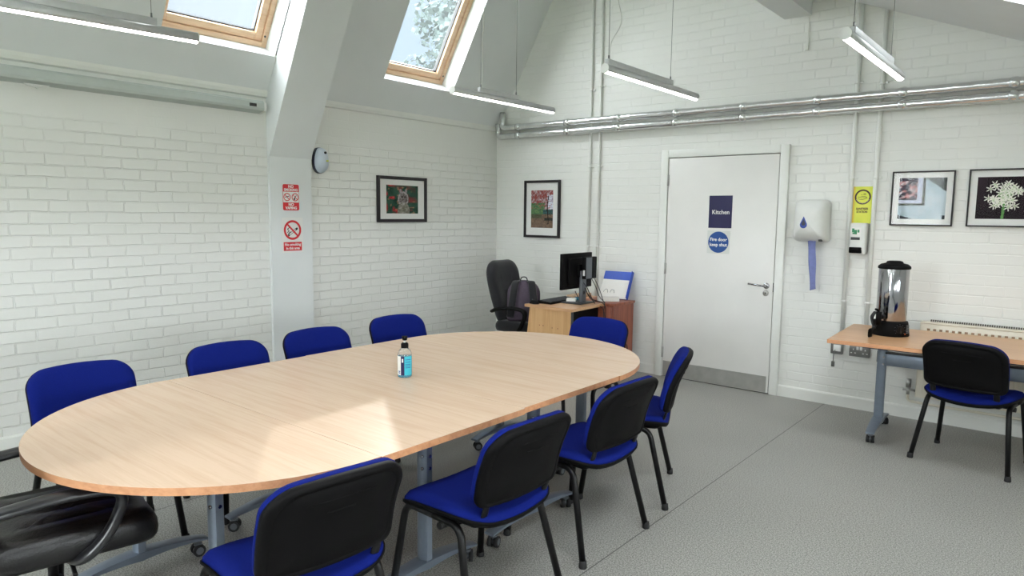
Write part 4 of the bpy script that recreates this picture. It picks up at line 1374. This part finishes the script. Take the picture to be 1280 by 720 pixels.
# ------------------------------------------------------------------ corner desk and what stands on it
DZ = 0.71
t = thing('desk', 'light beech corner desk with a tapered end panel', 'desk', (1.257, -1.055, 0))
top = [(0, 0), (0.53, -0.01), (0.505, 0.555), (0.19, 0.555), (0.19, 0.98), (0, 0.98)]
MB().prism(top, lambda a, b, dd: (a, b, dd), DZ - 0.025, DZ).build('desktop', M['honey'], t)
MB().prism([(0.045, DZ - 0.025), (0.50, DZ - 0.025), (0.50, 0.012), (-0.03, 0.012)], lambda a, b, dd: (a, dd, b), 0.02, 0.045).build('end_panel', M['honey_z'], t)
MB().bx(0.02, 0.16, 0.93, 0.955, 0.012, DZ - 0.025).build('end_panel', M['honey_z'], t)
MB().bx(0.50, 0.508, 0.018, 0.047, 0.012, DZ - 0.026).build('panel_edging', M['dgrey'], t)
MB().bx(0.43, 0.45, 0.045, 0.53, 0.22, DZ - 0.025).build('modesty_panel', M['blackp'], t)  # black panel put in to fill the dark void under the desktop
for (a, z) in ((0.16, 0.53), (0.20, 0.53), (0.30, 0.52), (0.36, 0.52), (0.19, 0.46), (0.34, 0.45)):
    MB().cyl((a, 0.0205, z), (a, 0.0185, z), 0.005, n=8).build('screw_cap', M['mahog'], t)

t = thing('cupboard', 'reddish mahogany cupboard between the desk and the gable wall', 'cupboard', (1.455, -0.50, 0))
MB().bx(0.0, 0.40, 0.0, 0.37, 0.05, DZ - 0.022).bx(0.02, 0.38, 0.03, 0.36, 0, 0.05).build('carcass', M['mahog'], t)
MB().bx(-0.004, 0.412, -0.008, 0.378, DZ - 0.022, DZ + 0.002, 0.003).build('top', M['mahog'], t)
dr = MB().bx(0.006, 0.394, -0.016, 0.0, 0.06, DZ - 0.03, 0.002).build('door', M['mahog'], t)
MB().tube(fillet([(0.05, -0.016, 0.42), (0.05, -0.04, 0.42), (0.05, -0.04, 0.52), (0.05, -0.016, 0.52)], 0.01), 0.004, n=8).build('handle', M['steel'], dr)

# monitor (its back to the camera)
t = thing('monitor', 'black monitor on a stand, its back turned to the room', 'monitor', (1.575, -0.655, DZ), (0, 0, radians(2)))
MB().bx(-0.12, 0.10, -0.115, 0.135, 0.0, 0.012, 0.005).build('stand_base', M['dgrey'], t)
MB().box((0.035, 0.01, 0.15), (0.030, 0.085, 0.30), 0.006).build('stand_column', M['mgrey'], t)
MB().cyl((0.051, 0.01, 0.10), (0.0515, 0.01, 0.10), 0.018, n=18).build('cable_hole', M['sign_black'], t)
MB().bx(-0.045, -0.018, -0.255, 0.255, 0.135, 0.46, 0.004).build('panel', M['blackp'], t)
MB().bx(-0.0465, -0.0445, -0.245, 0.245, 0.15, 0.45).build('screen', M['screen'], t)
MB().bx(-0.02, 0.008, -0.17, 0.17, 0.17, 0.42, 0.012).bx(0.0, 0.03, -0.05, 0.06, 0.24, 0.36, 0.006).build('rear_housing', M['blackp'], t)
for k, pts in enumerate((
        [(0.02, 0.02, 0.2), (0.06, 0.03, 0.12), (0.09, 0.05, 0.05), (0.10, 0.10, 0.02), (0.13, 0.16, 0.01)],
        [(0.02, -0.01, 0.22), (0.08, 0.0, 0.16), (0.10, 0.04, 0.08), (0.14, 0.06, 0.0), (0.225, 0.06, -0.04), (0.24, 0.08, -0.16), (0.23, 0.10, -0.30)],
        [(0.03, 0.03, 0.18), (0.05, 0.06, 0.10), (0.06, 0.14, 0.03), (0.14, 0.10, 0.02), (0.23, 0.09, -0.02), (0.225, 0.11, -0.22)])):
    MB().tube(curve(pts, 6), 0.0038, n=7).build('cable', M['cableb'], t)
t = thing('mini_computer', 'small black computer box fixed behind the monitor stand', 'computer', (1.655, -0.62, DZ + 0.23))
MB().bx(-0.012, 0.03, -0.09, 0.09, 0.0, 0.20, 0.004).build('case', M['blackp'], t)
MB().bx(0.030, 0.033, -0.088, 0.005, 0.004, 0.196).build('side_cover', M['mgrey'], t)
MB().bx(0.0, 0.02, -0.0915, -0.0895, 0.03, 0.08).build('label', M['gwhite'], t)
for pts in ([(0.0, 0.05, 0.0), (0.03, 0.08, -0.08), (0.06, 0.10, -0.17), (0.11, 0.14, -0.235), (0.13, 0.16, -0.25)],
            [(0.02, 0.07, 0.0), (0.05, 0.11, -0.10), (0.10, 0.10, -0.20), (0.15, 0.05, -0.235), (0.16, 0.02, -0.30), (0.15, 0.05, -0.50)]):
    MB().tube(curve(pts, 6), 0.0034, n=7).build('cable', M['cableb'], t)

t = thing('keyboard', 'black keyboard on the desk in front of the monitor', 'keyboard', (1.385, -0.72, DZ), (0, 0, radians(92)))
MB().prism([(-0.07, 0.0), (0.07, 0.0), (0.07, 0.026), (-0.07, 0.012)], lambda a, b, dd: (dd, a, b), -0.215, 0.215).build('body', M['blackp'], t)
ky = MB()
for r_ in range(5):
    for c_ in range(18):
        ky.box((-0.20 + c_ * 0.0235, -0.052 + r_ * 0.0245, 0.0185 + r_ * 0.0025), (0.019, 0.019, 0.008), 0.002)
ky.build('keys', M['dgrey'], t)
t = thing('computer_mouse', 'black mouse at the near end of the desk', 'mouse', (1.315, -0.985, DZ), (0, 0, radians(75)))
MB().cushion(rrect(0.062, 0.11, 0.03), [(0, 0.034), (0.4, 0.033), (0.75, 0.025), (0.95, 0.012), (1, 0.003), (0.98, 0.0), (0, 0.0)], lambda a, b, c: (a, b, c)).build('shell', M['blackp'], t)
MB().cyl((-0.004, 0.03, 0.033), (0.004, 0.03, 0.033), 0.006, n=12).build('wheel', M['dgrey'], t)
t = MB().bx(1.29, 1.37, -0.44, -0.12, DZ, DZ + 0.035, 0.004).build('notebook', M['beige'])
tag(t, 'beige notebook at the far end of the desk behind the keyboard', 'notebook')
t = thing('desk_tidy', 'small teal pot on the desk behind the monitor stand', 'desk tidy', (1.50, -0.53, DZ))
MB().lathe([(0, 0), (0.04, 0), (0.042, 0.035), (0.036, 0.035), (0.034, 0.006), (0, 0.006)], n=20).build('pot', M['teal'], t)
MB().tube([(0.0, 0.0, 0.007), (-0.05, 0.0, 0.09)], 0.004, n=8).build('pen', M['cableb'], t)
t = thing('paper_pad', 'white note pad lying on the monitor base', 'paper', (1.50, -0.665, DZ + 0.0125), (0, 0, 0.5))
pd = MB()
for i in range(6): pd.box((0.002 * h2(i, 1), 0.002 * h2(i, 2), 0.002 + 0.004 * i), (0.085, 0.085, 0.0036))
pd.build('sheets', M['paper'], t)

# lever arch file leaning on the wall
t = thing('lever_arch_file', 'open blue lever arch file with white paper leaning on the gable wall', 'file', (1.655, -0.175, DZ + 0.003), (radians(-26), 0, radians(4)))
MB().bx(-0.155, 0.155, -0.006, 0.0, 0.0, 0.285, 0.001).build('cover', M['folder'], t)
MB().bx(0.150, 0.156, -0.05, 0.0, 0.004, 0.28, 0.001).build('spine', M['folder'], t)
MB().bx(-0.153, 0.140, -0.012, -0.007, 0.002, 0.195).build('paper', M['paper'], t)
for sx in (-0.09, -0.02):
    MB().tube([(sx + 0.022 * cos(a), -0.013 - 0.003, 0.06 + 0.03 * sin(a)) for a in [radians(q) for q in range(-10, 200, 15)]], 0.0022, n=6).build('ring', M['chrome'], t)
t = thing('paper_stack', 'small stack of papers in front of the blue file', 'papers', (1.70, -0.345, DZ + 0.003), (0, 0, radians(38)))
ps = MB()
for i in range(9): ps.box((0.004 * h2(i, 3), 0.004 * h2(i, 4), 0.002 + 0.0042 * i), (0.20, 0.10, 0.0038))
ps.build('sheets', M['paper'], t)
t = MB().tube(curve([(1.875, -0.40, 0.30), (1.89, -0.36, 0.33), (1.90, -0.31, 0.30), (1.895, -0.30, 0.18), (1.89, -0.33, 0.06), (1.88, -0.38, 0.008)], 8), 0.0045, n=7)
t.tube(curve([(1.875, -0.42, 0.27), (1.90, -0.37, 0.29), (1.91, -0.32, 0.24), (1.90, -0.32, 0.10), (1.89, -0.36, 0.008)], 8), 0.0045, n=7)
tag(t.build('power_cable', M['cableb']), 'black cable looping down beside the mahogany cupboard', 'cable')

# ------------------------------------------------------------------ hand sanitiser
t = thing('hand_sanitiser_bottle', 'blue hand sanitiser pump bottle on the meeting table', 'bottle', (2.567, -3.66, TZ))
MB().lathe([(0, 0.0), (0.030, 0.0), (0.0345, 0.004), (0.0355, 0.012), (0.0355, 0.105), (0.034, 0.118), (0.027, 0.135), (0.016, 0.146), (0.014, 0.150), (0, 0.150)], n=32).build('bottle_body', M['clearp'], t)
MB().lathe([(0, 0.002), (0.029, 0.002), (0.0335, 0.006), (0.0345, 0.013), (0.0345, 0.103), (0, 0.103)], n=32).build('gel', M['liquid'], t)
lab = MB()
def arc_panel(mb, a0, a1, r, z0, z1, mi, n=10):
    for i in range(n):
        p = radians(a0 + (a1 - a0) * i / n); q = radians(a0 + (a1 - a0) * (i + 1) / n)
        f = mb.bm.faces.new([mb.bm.verts.new(V((r * cos(w_), r * sin(w_), z))) for w_, z in ((p, z0), (q, z0), (q, z1), (p, z1))])
        f.material_index = mi; f.smooth = True
# the view comes from about -40 degrees
arc_panel(lab, -145, -75, 0.0358, 0.014, 0.108, 0)
arc_panel(lab, -75, -45, 0.0358, 0.014, 0.108, 1)
arc_panel(lab, -45, 25, 0.0358, 0.014, 0.108, 2)
arc_panel(lab, -66, -54, 0.0360, 0.078, 0.096, 0)
for z in (0.05, 0.058, 0.066, 0.078, 0.09): arc_panel(lab, -38, 10, 0.0360, z, z + 0.003, 3)
for z in (0.022, 0.030): arc_panel(lab, -100, -80, 0.0360, z, z + 0.005, 3)
lab.build('label', [M['sign_white'], M['sign_navy'], mat('teal_label', srgb(50, 176, 196), 0.4), M['sign_blue']], t)
MB().lathe([(0, 0.146), (0.018, 0.146), (0.0185, 0.150), (0.0185, 0.166), (0.014, 0.172), (0, 0.172)], n=22).build('collar', M['blackp'], t)
MB().cyl((0, 0, 0.17), (0, 0, 0.186), 0.005, n=10).build('pump_stem', M['gwhite'], t)
MB().lathe([(0, 0.184), (0.010, 0.184), (0.013, 0.192), (0.015, 0.204), (0, 0.205)], n=16).tube([(0, 0, 0.2), (0.02, -0.012, 0.2), (0.03, -0.018, 0.194)], 0.0055, n=8).build('pump_head', M['blackp'], t)

# ------------------------------------------------------------------ folding table on the right
FZ = 0.71
t = thing('folding_table', 'honey beech castored table against the radiator', 'table', (3.851, -1.045, 0), (0, 0, radians(2.6)))
FL_, FD = 1.70, 0.86
MB().bx(0, FL_, 0, FD, FZ - 0.002, FZ).build('tabletop', M['honey'], t)
MB().bx(0, FL_, 0, FD, FZ - 0.026, FZ - 0.002).build('edging', M['beech_edge'], t)
H_ = FZ - 0.026
for x in (0.27, FL_ - 0.27):
    MB().bx(x - 0.025, x + 0.025, 0.10, FD - 0.10, H_ - 0.02, H_, 0.003).build('top_bracket', M['blackm'], t)
    t_leg(t, x, 0.46, H_ - 0.015, 0.60)
MB().bx(0.27, FL_ - 0.27, 0.445, 0.48, H_ - 0.19, H_ - 0.105, 0.003).build('cross_rail', M['silver'], t)
MB().bx(0.27, FL_ - 0.27, 0.44, 0.485, H_ - 0.105, H_ - 0.095).build('rail_cap', M['blackm'], t)
MB().bx(0.20, FL_ - 0.20, 0.09, 0.115, H_ - 0.022, H_, 0.003).build('front_rail', M['dark_steel'], t)

# hot water urn
t = thing('hot_water_urn', 'polished steel hot water urn with a black lid and base', 'urn', (4.13, -0.54, FZ), (0, 0, radians(40)))
MB().lathe([(0, 0.0), (0.118, 0.0), (0.120, 0.004), (0.110, 0.085), (0.106, 0.100), (0, 0.100)], n=40).build('base', M['blackp'], t)
MB().lathe([(0, 0.098), (0.094, 0.098), (0.096, 0.103), (0.096, 0.465), (0.094, 0.47), (0, 0.47)], n=48).build('drum', M['chrome'], t)
MB().lathe([(0, 0.464), (0.100, 0.464), (0.103, 0.470), (0.101, 0.482), (0.084, 0.496), (0.056, 0.503), (0.048, 0.515), (0.034, 0.519), (0, 0.519)], n=40).build('lid', M['blackp'], t)
# front of the urn looks along -y of its own axes
MB().cyl((0.0, -0.113, 0.052), (0.0, -0.126, 0.050), 0.026, n=20).box((0.0, -0.128, 0.052), (0.008, 0.008, 0.044), 0.002).build('dial', M['blackm'], t)
k = MB()
for i in range(9):
    a = radians(-40 + 260 * i / 8)
    k.box((0.036 * cos(a), -0.1185 + 0.002 * sin(a), 0.052 + 0.036 * sin(a)), (0.003, 0.004, 0.003))
k.build('dial_marks', M['mgrey'], t)
MB().cyl((0.04, -0.108, 0.022), (0.04, -0.115, 0.022), 0.005, n=10).build('pilot_light', mat('amber_light', srgb(190, 90, 40), 0.4), t)
k = MB()
for i in range(6):
    k.box((0.066, -0.0965, 0.028 + i * 0.010), (0.036, 0.004, 0.005), mtx=Matrix.Translation((0.066, -0.0965, 0)) @ Matrix.Rotation(radians(34), 4, 'Z') @ Matrix.Translation((-0.066, 0.0965, 0)))
k.build('rating_label', M['mgrey'], t)
tp = MB()
tp.cyl((-0.085, -0.06, 0.135), (-0.150, -0.11, 0.135), 0.017, n=14).cyl((-0.145, -0.106, 0.175), (-0.145, -0.106, 0.085), 0.018, n=14)
tp.tube([(-0.145, -0.106, 0.17), (-0.160, -0.118, 0.188), (-0.188, -0.14, 0.195)], 0.009, ry=0.006, n=10)
tp.build('tap', M['blackp'], t)
cd = MB()
for i in range(3):
    o_ = 0.006 * i
    cd.tube(curve([(-0.130 - o_, -0.04, 0.165), (-0.165 - o_, -0.07, 0.13), (-0.160, -0.075 - o_, 0.06), (-0.130, -0.06, 0.085 + o_), (-0.125, -0.055, 0.15 - o_)], 7), 0.0066, n=7)
cd.tube(curve([(-0.155, -0.075, 0.075), (-0.175, -0.095, 0.055), (-0.195, -0.112, 0.04)], 6), 0.0066, n=7)
cd.build('power_cord', M['cableb'], t)
pl = MB().cushion(rrect(0.048, 0.05, 0.016), [(0, 0.026), (0.7, 0.024), (1, 0.012), (1, -0.008), (0, -0.010)], lambda a, b, c: V((-0.205, -0.122, 0.032)) + V((a * 0.95, a * 0.76, b * 1.2)) + V((-0.6, -0.75, 0)).normalized() * c)
for q in (-0.012, 0.012): pl.box((-0.19 + q * 0.6, -0.105 + q * 0.5, 0.008), (0.006, 0.006, 0.016))
pl.build('plug', M['blackp'], t)

# ------------------------------------------------------------------ outside: lawn and the tree beyond the skylight
struct(MB().bx(-60, 60, -60, 60, -0.45, -0.25).build('ground', M['grass']))
t = thing('tree', 'tall pale tree seen through the skylight glass', 'tree', (-9.0, 9.75, -0.25))
tr = MB().tube(curve([(0, 0, 0), (0.1, 0.05, 2.0), (0.0, 0.0, 4.5), (0.15, 0.1, 7.5)], 5), 0.22, r_end=0.06, n=10)
for k in range(9):
    a = k * 2.4; z = 3.2 + 0.45 * k
    tr.tube(curve([(0, 0, z), (0.7 * cos(a), 0.7 * sin(a), z + 0.6), (1.5 * cos(a), 1.5 * sin(a), z + 1.0)], 4), 0.07, r_end=0.02, n=7)
tr.build('trunk', M['bark'], t)
lf = MB()
rnd = random.Random(3)
clumps = []
for k in range(80):
    a = rnd.random() * 2 * pi; z = 3.0 + 4.8 * rnd.random()
    rr = max(0.5, 2.7 - 0.42 * (z - 5.0)) * sqrt(rnd.random())
    clumps.append((rr * cos(a), rr * sin(a), z, 0.45 + 0.35 * rnd.random()))
for cx, cy, cz, cr in clumps:
    for _ in range(120):
        d_ = V((rnd.gauss(0, 1), rnd.gauss(0, 1), rnd.gauss(0, 1))).normalized() * cr * rnd.random() ** 0.4
        p = V((cx, cy, cz)) + d_
        u_ = V((rnd.gauss(0, 1), rnd.gauss(0, 1), rnd.gauss(0, 1))).normalized(); w_ = u_.orthogonal().normalized()
        s_ = 0.07 + 0.06 * rnd.random()
        lf.bm.faces.new([lf.bm.verts.new(q) for q in (p - u_ * s_, p + w_ * s_ * 0.6, p + u_ * s_, p - w_ * s_ * 0.6)])
lf.build('foliage', M['leaf'], t)

# ------------------------------------------------------------------ daylight
w = bpy.data.worlds.new('World'); S.world = w; w.use_nodes = True
nt = w.node_tree; N, L = nt.nodes, nt.links
bg = N['Background']
tc = N.new('ShaderNodeTexCoord')
nz = N.new('ShaderNodeTexNoise'); nz.inputs['Scale'].default_value = 3.2; nz.inputs['Detail'].default_value = 6
L.new(tc.outputs['Generated'], nz.inputs['Vector'])
cr = N.new('ShaderNodeValToRGB')
cr.color_ramp.elements[0].position = 0.38; cr.color_ramp.elements[0].color = (0.60, 0.74, 0.88, 1)
cr.color_ramp.elements[1].position = 0.66; cr.color_ramp.elements[1].color = (0.80, 0.85, 0.90, 1)
L.new(nz.outputs['Fac'], cr.inputs[0]); L.new(cr.outputs[0], bg.inputs['Color'])
# sky brightened everywhere except the view through the left skylights, added to light indoors
dt = N.new('ShaderNodeVectorMath'); dt.operation = 'DOT_PRODUCT'
nv = N.new('ShaderNodeVectorMath'); nv.operation = 'NORMALIZE'
L.new(tc.outputs['Generated'], nv.inputs[0]); L.new(nv.outputs[0], dt.inputs[0])
dt.inputs[1].default_value = V((0.78, -0.58, -0.26)).normalized()
ms = N.new('ShaderNodeMapRange'); ms.interpolation_type = 'SMOOTHSTEP'
ms.inputs['From Min'].default_value = -0.92; ms.inputs['From Max'].default_value = -0.40
ms.inputs['To Min'].default_value = 0.98; ms.inputs['To Max'].default_value = 22.0
L.new(dt.outputs['Value'], ms.inputs['Value']); L.new(ms.outputs[0], bg.inputs['Strength'])
wm = N.new('ShaderNodeMapRange'); wm.inputs['From Min'].default_value = -0.8; wm.inputs['From Max'].default_value = -0.5
L.new(dt.outputs['Value'], wm.inputs['Value'])
wc = N.new('ShaderNodeMix'); wc.data_type = 'RGBA'
L.new(wm.outputs[0], wc.inputs['Factor']); L.new(cr.outputs[0], wc.inputs['A']); wc.inputs['B'].default_value = (1.0, 0.97, 0.945, 1)
L.new(wc.outputs['Result'], bg.inputs['Color'])

sun = bpy.data.lights.new('sun', 'SUN'); sun.energy = 1.9; sun.angle = radians(0.5); sun.color = (1.0, 0.95, 0.88)
so = bpy.data.objects.new('sun', sun); COL.objects.link(so)
SUN_DIR = V((1.263, -1.35, -1.0))
so.rotation_euler = SUN_DIR.to_track_quat('-Z', 'Y').to_euler()

# ------------------------------------------------------------------ picture settings
vs = S.view_settings
vs.view_transform = 'Standard'; vs.look = 'None'; vs.gamma = 1.0; vs.exposure = 0.0
vs.use_curve_mapping = False
S.cycles.max_bounces = 10
S.cycles.diffuse_bounces = 6
S.cycles.sample_clamp_indirect = 6.0
